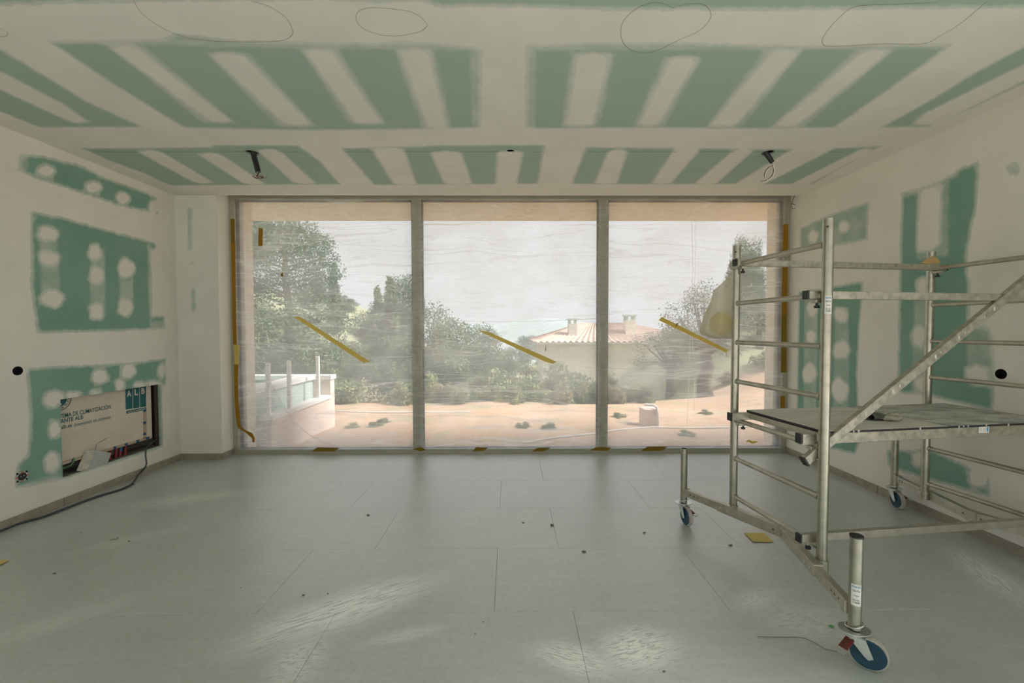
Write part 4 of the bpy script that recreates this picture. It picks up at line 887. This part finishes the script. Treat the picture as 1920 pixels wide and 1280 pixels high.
def post_label(cx, cy, r, z0, w, h, parent, lines):
    """paper label bent round a tube, facing the room"""
    dv = Vector((-cx, -cy, 0)).normalized(); ang = math.atan2(dv.y, dv.x)+lines[0]; nx_ = 8
    V = []
    for i in range(nx_+1):
        t = ang+(i/nx_-.5)*w/r
        for z in (z0, z0+h): V.append((cx+math.cos(t)*(r+.0006), cy+math.sin(t)*(r+.0006), z))
    lb = MB().add(V, [(2*i, 2*i+2, 2*i+3, 2*i+1) for i in range(nx_)]).build('label', 'white', parent)
    f = Vector((math.cos(ang), math.sin(ang), 0)); xr = Vector((-f.y, f.x, 0)); o = Vector((cx, cy, 0))+f*(r+.0006)
    for txt, zf, hf, wf, mt in lines[1:]:
        ww = w*wf; M4 = Matrix(((xr.x, 0, f.x, o.x-xr.x*ww/2), (xr.y, 0, f.y, o.y-xr.y*ww/2), (0, 1, 0, z0+h*zf), (0, 0, 0, 1)))
        text_mesh(txt, 'label_print', mt, lb, M4, width=ww, height=h*hf, ext=.0005, wrap=r+.0006, bold=.01)
LL = [('KRAUSE', .84, .10, .86, 'bluelabel'), ('ClimTec', .66, .09, .75, 'ink'), ('910103', .45, .06, .5, 'ink'), ('Art.-No.', .24, .08, .7, 'ink'), ('714008', .12, .08, .66, 'ink')]
post_label(stub2[0], stub2[1], .0235, .262, .036, .092, tube2, [.15]+LL)
p2 = S(0, SW, 0); post2 = [c for c in tower.children if c.name.startswith('post') and 'bracket' not in c.name][1]
post_label(p2.x, p2.y, PR, 1.505, .030, .090, post2, [.25]+LL)
for pp_, (a, b) in zip([c for c in tower.children if c.name.startswith('post') and 'bracket' not in c.name][:2], ((0, 0), (0, SW))): drill(pp_, [(S(a, b, 1.935)+Vector((-.0168, -.0168, 0)), (-.7, -.7, 0), .005, .012)])

# ------------------------------------------------------------------ things on the tower
def glove(base, rot, label):
    """limp knitted glove: flattened palm, five fingers, open cuff"""
    o = empty('work_glove', base, label, 'glove'); c, s = math.cos(rot), math.sin(rot)
    def L(x, y, z): return Vector((base[0]+c*x-s*y, base[1]+s*x+c*y, base[2]+z))
    m = MB(); R = []
    prof = [(-.085, .046, .018, .020), (-.06, .048, .020, .021), (-.03, .045, .017, .018), (0, .048, .016, .017), (.03, .050, .015, .016), (.05, .046, .013, .014), (.058, .03, .008, .012)]
    for x, w, h, zc in prof: R.append([L(x, w*math.cos(t), zc+h*math.sin(t)) for t in [2*math.pi*k/18 for k in range(18)]])
    n = len(R); m.add([v for q in R for v in q], [(i*18+k, i*18+(k+1) % 18, (i+1)*18+(k+1) % 18, (i+1)*18+k) for i in range(n-1) for k in range(18)]+[tuple((n-1)*18+k for k in range(18))])
    for y, l, cz, bend in ((-.034, .060, .012, .0), (-.012, .072, .013, .012), (.012, .068, .014, .018), (.034, .055, .012, .006)):
        m.tube([L(.035, y, cz), L(.035+l*.4, y*1.1, cz+bend), L(.035+l*.75, y*1.2, cz+bend*1.1), L(.035+l, y*1.25, cz+bend*.2-.001)], [.012, .0125, .0115, .008], 10)
    m.tube([L(-.02, -.035, .014), L(.005, -.062, .018), (L(.035, -.074, .013))], [.014, .013, .009], 10)
    m.build('knit_glove', 'gloveb', o, smooth=True)
    m = MB(); R = [[L(x, w*math.cos(t), .021+h*math.sin(t)) for t in [2*math.pi*k/18 for k in range(18)]] for x, w, h in ((-.092, .050, .020), (-.07, .0505, .0208), (-.02, .047, .0185), (.0, .047, .015))]
    m.add([v for q in R for v in q], [(i*18+k, i*18+(k+1) % 18, (i+1)*18+(k+1) % 18, (i+1)*18+k) for i in range(3) for k in range(18)]).build('cuff', 'glove', o, smooth=True)
gp = onZ(1650, 785, PZ+.002); glove((gp[0], gp[1], PZ+.001), .12, 'dusty grey work glove lying on the platform, cuff turned to the near post')
gp2 = onZ(1668, 776, PZ+.002); 
# tan card scrap on the far corner clamp
P3 = S(SL_, 0, 0); cy = P3.y-.05
MB().prism([onY(x, y, cy) for x, y in ((1727, 493), (1736, 487), (1752, 480), (1758, 484), (1764, 492), (1760, 494), (1745, 496))], (0, .012, 0)).build('card_scrap', 'tan', label='small tan card offcut perched on the guard rail clamp at the far post', category='card')
# carrier bag hung on the post, yellow sponge in it
bY = P1[1]+.142
def bp_(x, y): return onY(x, y, bY)
rows = [(500, 1375, 1385, .02), (512, 1370, 1389, .03), (524, 1362, 1391, .05), (534, 1350, 1392, .07), (543, 1340, 1391, .085), (562, 1336, 1389, .10), (590, 1324, 1384, .12), (609, 1318, 1381, .13), (620, 1315, 1380, .13), (627, 1319, 1379, .11), (632, 1332, 1377, .07), (634, 1345, 1370, .03)]
bag = empty('carrier_bag', tuple(bp_(1350, 634)), 'milky plastic carrier bag with a yellow lump inside, hung on the scaffold post', 'bag')
m = MB(); R = []; NSEG = 36; rb = np.random.default_rng(5)
for i, (y, xl, xr, dep) in enumerate(rows):
    A = bp_(xl, y); B = bp_(xr, y); c = (A+B)/2; w = (B[0]-A[0])/2
    R.append([(c[0]+w*math.cos(t)*(1+.05*math.sin(7*t+1)*min(1, i/4)), bY+dep*.75*math.sin(t)*(1+.09*math.sin(6*t+i*.25)+.05*math.sin(11*t)), c[2]+.004*math.sin(5*t+i)) for t in [2*math.pi*k/NSEG for k in range(NSEG)]])
n = len(R); m.add([v for q in R for v in q], [(i*NSEG+k, i*NSEG+(k+1) % NSEG, (i+1)*NSEG+(k+1) % NSEG, (i+1)*NSEG+k) for i in range(n-1) for k in range(NSEG)]+[tuple((n-1)*NSEG+k for k in range(NSEG))])
m.build('bag_skin', 'bag', bag, smooth=True)
zr = RZ[0]+.004
MB().tube([bp_(1378, 506), S(-.035, -.02, zr-.005), S(-.035, .020, zr+.021), S(-.035, .045, zr+.0265), S(-.035, .067, zr+.020), S(-.035, .071, zr-.004), S(-.035, .064, zr-.024), S(-.036, .035, zr-.028), S(-.036, .0, zr-.030), bp_(1384, 508)], [.012, .008, .007, .007, .007, .007, .007, .007, .008, .012], 8).build('bag_handle', 'bag', bag, smooth=True)
sc_ = bp_(1352, 606); m = MB(); R = []
for i in range(11):
    ph = -math.pi/2+math.pi*i/10; R.append([(sc_[0]+.072*math.cos(ph)*math.cos(t)*(1+.08*math.sin(3*t)), bY+.070*math.cos(ph)*math.sin(t), sc_[2]-.002+.080*math.sin(ph)) for t in [2*math.pi*k/16 for k in range(16)]])
m.add([v for q in R for v in q], [(i*16+k, i*16+(k+1) % 16, (i+1)*16+(k+1) % 16, (i+1)*16+k) for i in range(10) for k in range(16)]).build('sponge', 'sponge', smooth=True, label='round yellow sponge showing through the hanging carrier bag', category='sponge')

# ================================================================== CEILING: outlets, wires, pencil marks
for (x, y), kind, lab in (((473, 286), 0, 'black corrugated conduit with bundled wire ends hanging from the ceiling above the pool pane'), ((1440, 286), 1, 'black conduit stub with a looped wire hanging from the ceiling above the scaffold'), ((957, 283.5), 2, 'empty round lamp hole cut in the ceiling over the middle pane')):
    c = onZ(x, y, HC); o = empty('lamp_outlet', tuple(c), lab, 'outlet')
    R = [(c[0]+(.048 if kind < 2 else .037)*math.cos(t), c[1]+(.048 if kind < 2 else .037)*math.sin(t), HC-.0005) for t in [2*math.pi*k/28 for k in range(29)]]
    MB().tube(R, .0015, 6).build('hole_rim', 'skirt' if kind < 2 else 'paint', o)
    if kind == 0:
        pts = [onY(*p, c[1]+dy) for p, dy in (((474, 280), .0), ((476, 292), -.005), ((480, 306), -.01), ((484, 322), -.012))]
        P = []
        for i in range(25): 
            t = i/24*3; k = min(int(t), 2); u = t-k; P.append(pts[k]*(1-u)+pts[k+1]*u)
        P.insert(0, P[0]+np.array([-.01, 0, .07])); MB().tube(P, [.0225 if i % 2 else .0195 for i in range(26)], 14).build('conduit', 'black', o, smooth=True)
        e = pts[3]; 
        for j, (mt, dx, ln) in enumerate((('copper', -.012, .0), ('white', -.004, .01), ('cable', .004, .0), ('copper', .010, .01), ('cable', .014, .02))):
            MB().tube([e+np.array([dx*.5, 0, .02]), e+np.array([dx, -.004*j, -.02]), e+np.array([-.025+dx, -.01, -.045-.004*j]), e+np.array([.0, -.02, -.055+.004*j]), e+np.array([.045, -.01, -.030-.005*j]), e+np.array([.02, .01, -.022]), e+np.array([-.02, .012, -.05]), e+np.array([.05+ln, .0, -.048])], .0035, 6).build('wire_end', mt, o, smooth=True)
    if kind == 1:
        P = [onY(x_, y_, c[1]-.005) for x_, y_ in ((1435, 284), (1439, 291), (1444, 298), (1448, 305))]
        P.insert(0, P[0]+np.array([-.02, 0, .06])); MB().tube(P, [.021, .021, .020, .019, .017], 14).build('conduit', 'black', o, smooth=True)
        for j, mt in enumerate(('cable', 'copper', 'white')):
            Q = [onY(x_+j*.6, y_+j*.5, c[1]-.005-.004*j) for x_, y_ in ((1448, 305), (1450, 312), (1451, 316), (1450, 324), (1446, 332), (1440, 336), (1434, 334), (1433, 328), (1436, 319), (1442, 313), (1449, 311), (1451, 318), (1449, 328), (1441, 335), (1434, 339), (1427, 340))]
            MB().tube(Q, .0032, 6).build('wire_loop', mt, o, smooth=True)
# loose brown wire beside the window head
Q = [onY(x_, y_, 4.62) for x_, y_ in ((1492, 352), (1490, 367), (1486, 376), (1484, 382), (1484, 388), (1487, 392), (1491, 391), (1494, 387), (1491, 383), (1485, 382))]
MB().tube(Q, .0035, 6).build('loose_wire', 'copper', smooth=True, label='thin brown wire curling down from the curtain pocket at the window corner', category='wire')
def pencil(pts, w=.002, mat='pencil', closed=False):
    P = [onZ(x, y, HC) for x, y in pts]; pts3 = []
    for i in range(len(P)-1):
        p0, p1, p2, p3 = P[max(i-1, 0)], P[i], P[i+1], P[min(i+2, len(P)-1)]
        for u in np.linspace(0, 1, 8, endpoint=False): pts3.append(.5*((2*p1)+(-p0+p2)*u+(2*p0-5*p1+4*p2-p3)*u*u+(-p0+3*p1-3*p2+p3)*u**3))
    pts3.append(P[-1]); V = []; n = len(pts3)
    for i, p in enumerate(pts3):
        d = pts3[min(i+1, n-1)]-pts3[max(i-1, 0)]; d /= np.linalg.norm(d)+1e-9; s = np.array([-d[1], d[0], 0])*w/2; V += [p-s+np.array([0, 0, -.0008]), p+s+np.array([0, 0, -.0008])]
    o = MB().add(V, [(2*i, 2*i+1, 2*i+3, 2*i+2) for i in range(n-1)]).build('pencil_line', mat, ceiling); return o
pencil([(250, 0), (262, 20), (285, 40), (320, 60), (370, 74), (440, 78), (520, 77), (545, 68), (548, 55), (535, 32), (505, 12), (470, 2)])
pencil([(803, 48), (790, 33), (770, 22), (740, 17), (705, 14), (680, 17), (668, 28), (672, 45), (690, 58), (720, 66), (755, 66), (790, 58), (800, 48)])
pencil([(1262, 15), (1245, 7), (1225, 5), (1195, 15), (1170, 38), (1164, 62), (1172, 85), (1198, 99), (1230, 95), (1270, 76), (1310, 58), (1330, 38), (1332, 22), (1318, 8), (1290, 7), (1262, 15)])
pencil([(1850, 3), (1830, 20), (1800, 45), (1765, 66), (1730, 82), (1660, 82), (1560, 87), (1542, 80), (1548, 62), (1575, 32), (1605, 12), (1680, 8), (1760, 4)])
pencil([(-20, 48), (5, 55), (14, 62), (8, 68), (-20, 68)])
pencil([(440, 287), (443, 283), (460, 282)], .002); pencil([(455, 282), (460, 290), (461, 293)], .002)
for a, b in ((180, 262), (300, 378), (410, 468), (520, 565), (645, 702), (755, 810), (862, 935), (1000, 1020), (1100, 1145), (1175, 1268), (1310, 1380), (1410, 1430), (1455, 1482), (1555, 1580)):
    pencil([(a, 284), ((a+b)/2, 284.2), (b, 284.4)], .006, 'redline')

# ================================================================== LEFT WALL: service niche, box, outlets, cable
ND = .22
niche = MB().box((XL-ND-.01, NI[0]-.05, NI[2]-.03), (XL-ND, NI[1]+.05, NI[3]+.05)).box((XL-ND, NI[0]-.06, NI[2]-.03), (XL-.026, NI[0]-.05, NI[3]+.05)).box((XL-ND, NI[1]+.03, NI[2]-.03), (XL-.026, NI[1]+.04, NI[3]+.05))
niche.box((XL-ND, NI[0]-.05, NI[3]+.04), (XL-.026, NI[1]+.05, NI[3]+.05)).box((XL-ND, NI[0]-.05, NI[2]-.02), (XL-.026, NI[1]+.05, NI[2]-.006))
struct(niche, 'wall_niche', 'niche')
XBx = XL-.060
bR = onX(284, 772, XBx)[1]; bB = onX(200, 846, XBx)[2]
box = empty('cardboard_box', (XBx-.04, 3.75, bB), 'pale printed cardboard cover inside the open wall niche', 'box')
MB().box((XBx-.012, NI[0]-.045, bB), (XBx, bR, NI[3]+.035)).build('card_panel', 'card', box)
xf = XBx+.0006
def bxp(x, y): q = onX(x, y, XBx); return q[1], q[2]
def cp(cx, cy): return 80+cx/6.096, 700+cy/6.095       # measured on an enlarged view of the niche
def inb(y, z): return max(y, NI[0]-.044), min(z, NI[3]+.034)
def quad(name, pts, mat, x=xf, th=.0006): return MB().prism([(x, *inb(*bxp(*p))) for p in pts], (th, 0, 0)).build(name, mat, box)
def btext(txt, px0, px1, mat='teal', bold=.0, hpx=None, name='printed_text'):
    (y0, z0), (y1, z1) = bxp(*px0), bxp(*px1); h = hpx
    M4 = Matrix(((0, 0, 1, xf), (1, 0, 0, y0), (0, 1, 0, (z0+z1)/2), (0, 0, 0, 1)))
    return text_mesh(txt, name, mat, box, M4, width=y1-y0, height=h, ext=.0006, bold=bold)
sc = bxp(*cp(490, 700)); 
btext('TEMA DE CLIMATIZACIÓN', cp(190, 515), cp(778, 402), bold=.016, hpx=.046)
btext('IANTE ALB', cp(192, 572), cp(462, 520), bold=.022, hpx=.036)
btext('alb.es', cp(206, 635), cp(333, 612), bold=.018, hpx=.032)
btext('innovación en sistemas', cp(360, 603), cp(778, 518), 'teal', 0., .031)
for i, (a, b) in enumerate(((948, 1025), (1034, 1104), (1113, 1181))):
    ty0 = 150; quad('logo_bar', [cp(a, 412-(a-950)*.15), cp(b, 412-(b-950)*.15), cp(b, ty0-20), cp(a-4, ty0)], 'teal')
    (y0, z0), (y1, z1) = bxp(*cp(a+14, 268-(a-950)*.19)), bxp(*cp(b-16, 262-(a-950)*.19))
    text_mesh('ALB'[i], 'logo_letter', 'card', box, Matrix(((0, 0, 1, xf+.0008), (1, 0, 0, y0), (0, 1, 0, z0), (0, 0, 0, 1))), width=y1-y0, height=.062, ext=.0006, bold=.03)
quad('logo_band', [cp(957, 460), cp(1183, 415), cp(1183, 384), cp(957, 428)], 'teal')
(y0, z0), (y1, z1) = bxp(*cp(972, 452)), bxp(*cp(1170, 412))
text_mesh('SISTEMAS', 'logo_letter', 'card', box, Matrix(((0, 0, 1, xf+.0008), (1, 0, 0, y0), (0, 1, 0, z0+.0), (0, 0, 0, 1))), width=y1-y0, height=.012, ext=.0006, bold=.02)
# round seal, cut by the niche edge
cy0, cz0 = bxp(*cp(186, 300)); r1 = abs(bxp(*cp(275, 290))[0]-cy0); r2 = abs(bxp(*cp(328, 290))[0]-cy0)
def arcpoly(ra, rb, n=30): return [(xf, cy0+ra*math.cos(t), cz0+ra*math.sin(t)) for t in np.linspace(0, 2*math.pi, n)]+[(xf, cy0+rb*math.cos(t), cz0+rb*math.sin(t)) for t in np.linspace(2*math.pi, 0, n)]
MB().prism([(xf, *inb(cy0+r1*math.cos(t), cz0+r1*math.sin(t))) for t in np.linspace(-1.9, 1.9, 28)], (.0006, 0, 0)).build('seal_disc', 'teal', box)
ringm = MB()
for t0, t1 in zip(np.linspace(0, 2*math.pi, 41)[:-1], np.linspace(0, 2*math.pi, 41)[1:]):
    if min(cy0+r2*math.cos(t0), cy0+r2*math.cos(t1)) < NI[0]-.044 or max(cz0+r2*math.sin(t0), cz0+r2*math.sin(t1)) > NI[3]+.034: continue
    ringm.prism([(xf, cy0+q*math.cos(t), cz0+q*math.sin(t)) for q, t in ((r2, t0), (r2, t1), (r2*.94, t1), (r2*.94, t0))], (.0006, 0, 0))
ringm.build('seal_ring', 'teal', box)
text_mesh('A', 'logo_letter', 'card', box, Matrix(((0, 0, 1, xf+.0008), (1, 0, 0, cy0-.018), (0, 1, 0, cz0-.046), (0, 0, 0, 1))), height=.036, ext=.0006, bold=.03)
for i, ch in enumerate('GÉTICA'):
    t = math.radians(-84+i*15.5); rr = r1*1.07; p = (cy0+rr*math.cos(t), cz0+rr*math.sin(t)); a = t+math.pi/2
    text_mesh(ch, 'seal_letter', 'teal', box, Matrix(((0, 0, 1, xf), (math.cos(a), -math.sin(a), 0, p[0]-.5*.008*math.cos(a)+.016*math.cos(t)*0), (math.sin(a), math.cos(a), 0, p[1]-.5*.008*math.sin(a)), (0, 0, 0, 1)))@Matrix.Translation((0, -.021, 0)), height=.021, ext=.0006, bold=.02)
quad('edge_tape', [cp(1148, 425), cp(1188, 418), cp(1188, 735), cp(1148, 745)], 'cardedge', XBx+.0002, .0005)
quad('edge_tape', [cp(214, 1035), cp(1240, 742), cp(1240, 712), cp(214, 1005)], 'cardedge', XBx+.0002, .0005)
for (a, b) in ((1165, 424), (1165, 562), (1165, 690), (1200, 738), (1085, 772), (955, 808), (825, 848), (348, 990)):
    quad('tape_mark', [cp(a-17, b+17), cp(a+17, b+11), cp(a+17, b-17), cp(a-17, b-11)], 'bluelabel' if False else 'printblue', XBx+.0008, .0005) if 'printblue' in M else quad('tape_mark', [cp(a-17, b+17), cp(a+17, b+11), cp(a+17, b-17), cp(a-17, b-11)], 'bluelabel', XBx+.0008, .0005)
def npx(cx, cy, x=XL-.05): return onX(*cp(cx, cy), x)
pp = empty('pipe_cluster', tuple(npx(850, 1000)), 'red and blue heating pipes under the cardboard in the niche', 'pipe')
for cx, mt in ((770, 'pipered'), (838, 'pipered'), (885, 'pipered'), (945, 'pipered')):
    A = npx(cx-8, 1040-(cx-770)*.25, XL-.090); B = npx(cx+8, 780-(cx-770)*.25, XL-.090)
    P = [A*(1-t)+B*t for t in np.linspace(0, 1, 14)]; MB().tube(P, [.011 if i % 2 else .0095 for i in range(14)], 12).build('pipe', mt, pp, smooth=True)
MB().tube([npx(893, 885, XL-.083), npx(897, 838, XL-.083)], .008, 10).build('pipe_collar', 'pipeblue', pp, smooth=True)
A = npx(1290, 150, XL-.09); MB().tube([(A[0], A[1], NI[2]), (A[0], A[1], NI[3]+.03)], .035, 18).build('drain_pipe', 'pipebrown', smooth=True, label='dark brown upright pipe at the far end of the niche', category='pipe')
MB().tube([npx(212, 1080), npx(260, 1078), npx(320, 1050), npx(352, 1010), npx(360, 960)], .004, 8).build('earth_wire', 'wiregreen', smooth=True, label='green and yellow earth wire in the niche corner', category='wire')
MB().tube([npx(606, 880, XL-.045), npx(604, 840, XL-.045), npx(625, 800, XL-.045), npx(690, 765, XL-.050), npx(735, 738, XL-.055)], .0015, 6).build('thin_wire', 'cable', smooth=True, label='thin grey wire sticking up in front of the cardboard', category='wire')
F = [npx(605, 876, XL-.018), npx(785, 908, XL-.018), npx(738, 1032, XL-.012), npx(500, 1118, XL-.012)]; Bk = [npx(490, 882, XL-.058), npx(605, 876, XL-.05), npx(500, 1118, XL-.05), npx(385, 1112, XL-.058)]
pt = empty('metal_cover', tuple(npx(500, 1118)), 'bent grey metal cover leaning in the niche opening', 'cover')
MB().prism(F, (-.004, 0, 0)).build('cover_face', 'steelplate', pt); 
MB().add([F[0], F[3], npx(385, 1112, XL-.052), npx(490, 882, XL-.052)], [(0, 1, 2, 3)]).build('cover_flange', 'alud', pt)
# round box openings in both side walls, socket box
def wall_hole(x, y, X, s, label):
    c = onX(x, y, X); o = empty('wall_outlet', tuple(c), label, 'outlet')
    MB().lathe((X, c[1], c[2]), (-s, 0, 0), [(.0338, .0), (.0338, .048)], 36).build('back_box', 'black', o)
    bk = o.children[0]; bm = bmesh.new(); bm.from_mesh(bk.data); bmesh.ops.delete(bm, geom=[f for f in bm.faces if len(f.verts) > 4 and abs(f.calc_center_median().x) < .004], context='FACES'); bm.to_mesh(bk.data); bm.free()
    MB().tube([(X+s*.001, c[1]+.0345*math.cos(t), c[2]+.0345*math.sin(t)) for t in [2*math.pi*k/28 for k in range(29)]], .0012, 6).build('cut_edge', 'paint', o)
wall_hole(33, 695, XL, 1, 'round black box hole in the wall beside the niche, above the socket')
wall_hole(1877, 701, XR, -1, 'round black box hole in the wall behind the scaffold')
c = onX(41, 893, XL); so = empty('socket_insert', tuple(c), 'unfinished square socket insert with orange clips low on the wall', 'socket')
fr = MB(); w = .034
fr.box((XL, c[1]-w, c[2]-w), (XL+.003, c[1]-w+.012, c[2]+w)).box((XL, c[1]+w-.012, c[2]-w), (XL+.003, c[1]+w, c[2]+w)).box((XL, c[1]-w, c[2]-w), (XL+.003, c[1]+w, c[2]-w+.012)).box((XL, c[1]-w, c[2]+w-.012), (XL+.003, c[1]+w, c[2]+w)).build('mounting_frame', 'steelplate', so)
MB().tube([(XL-.001, c[1], c[2]), (XL+.004, c[1], c[2])], .028, 24).build('socket_core', 'black', so)
for dy, dz in ((0, w), (0, -w), (w, 0), (-w, 0)): MB().box((XL, c[1]+dy-.006, c[2]+dz-.004), (XL+.006, c[1]+dy+.006, c[2]+dz+.004)).build('clip', 'orange', so)
for dy in (-.009, .009): MB().tube([(XL+.003, c[1]+dy, c[2]+.004), (XL+.005, c[1]+dy, c[2]+.004)], .003, 8).build('contact', 'zinc', so)
# flexible cable from the niche over the floor
for j, (dx, dz, lab) in enumerate(((0, 0, 'black cable drooping out of the niche and trailing along the skirting'), (.016, 0, 'second black cable lying beside the first along the skirting'))):
    Q = []
    if j == 0: Q += [onX(300, 819, XL-.04), onX(290, 826, XL-.01), onX(276, 838, XL+.02), onX(273, 852, XL+.035), onX(274, 872, XL+.06)]
    Q += [np.array([*onZ(x_, y_, .0)[:2], .0]) for x_, y_ in ((262, 893), (247, 908), (232, 916), (215, 922), (190, 929), (150, 943), (112, 958), (80, 970), (40, 981), (0, 992), (-60, 1012))][(1 if j else 0):]
    Q = [np.array([q[0]+dx, q[1], max(q[2], .007)]) for q in Q]
    if j == 0: Q[5][2] = .04; Q[5] = np.array([Q[5][0], Q[5][1], .03])
    P = []
    for i in range(len(Q)-1):
        p0, p1, p2, p3 = Q[max(i-1, 0)], Q[i], Q[i+1], Q[min(i+2, len(Q)-1)]
        for u in np.linspace(0, 1, 6, endpoint=False):
            v = .5*((2*p1)+(-p0+p2)*u+(2*p0-5*p1+4*p2-p3)*u*u+(-p0+3*p1-3*p2+p3)*u**3); v[2] = max(v[2], .007); v[0] = max(v[0], XL+.020) if v[2] < .07 else v[0]; P.append(v)
    MB().tube(P, .0065, 8).build('floor_cable', 'cable', smooth=True, label=lab, category='cable', group='cables along the skirting')

# ================================================================== BITS ON THE FLOOR
def sheet(pts, label):
    P = [onZ(x, y, .003) for x, y in pts]; c = sum(P)/len(P); m = MB(); n = len(P)
    m.prism([p+np.array([0, 0, .004 if i % 2 else 0]) for i, p in enumerate(P)], (0, 0, .0015)).build('sandpaper_sheet', 'sand', label=label, category='sandpaper')
sheet([(1395, 999), (1433, 1000), (1451, 1016), (1412, 1016)], 'yellow sandpaper sheet on the floor under the scaffold arm')
sheet([(-25, 1056), (2, 1051), (17, 1050), (4, 1058), (-20, 1066)], 'yellow sandpaper corner on the floor near the cables')
def crumb(px, py, r, mat, label, group=None, flat=.5):
    p = onZ(px, py, 0); r *= .75; rr = np.random.default_rng(int(px)); m = MB(); V = []
    for i in range(5):
        ph = -math.pi/2+math.pi*i/4
        for k in range(7): t = 2*math.pi*k/7; q = rr.uniform(.75, 1.2); V.append((p[0]+r*1.5*q*math.cos(ph)*math.cos(t), p[1]+r*q*math.cos(ph)*math.sin(t), r*flat+r*flat*math.sin(ph)))
    m.add(V, [(i*7+k, i*7+(k+1) % 7, (i+1)*7+(k+1) % 7, (i+1)*7+k) for i in range(4) for k in range(7)]).build('debris_crumb', mat, label=label, category='debris', group=group)
for px, py, r in ((690, 966, .012), (1035, 985, .014), (981, 980, .008), (1208, 999, .010), (1095, 1035, .013), (891, 1188, .004), (906, 1166, .004), (102, 1075, .007), (242, 1015, .007), (569, 1116, .007), (452, 1102, .004), (615, 1113, .005), (1245, 1259, .006), (153, 999, .005)):
    crumb(px, py, r, 'crumb', 'small dark debris crumb on the grey floor tiles', 'dark crumbs on the floor')
crumb(1348, 1192, .007, 'crumbw', 'pale plaster crumb on the floor before the near castor'); crumb(1559, 1175, .011, 'wiregreen', 'greenish debris crumb beside the near castor plate'); crumb(1369, 1022, .014, 'alud', 'grey twisted scrap on the floor near the sandpaper sheet')
P = [onZ(x, y, .003) for x, y in ((1420, 1193), (1450, 1194), (1490, 1194), (1510, 1196), (1530, 1206), (1548, 1217), (1570, 1221))]
MB().tube(P, .0012, 6).build('thin_thread', 'crumb', smooth=True, label='thin dark thread on the floor leading to the near castor', category='thread')
P = [onZ(x, y, .003) for x, y in ((206, 1012), (212, 1010), (217, 1011), (222, 1007))]
MB().tube(P, .0022, 6).build('short_thread', 'crumb', smooth=True, label='short curled thread on the floor near the niche', category='thread')
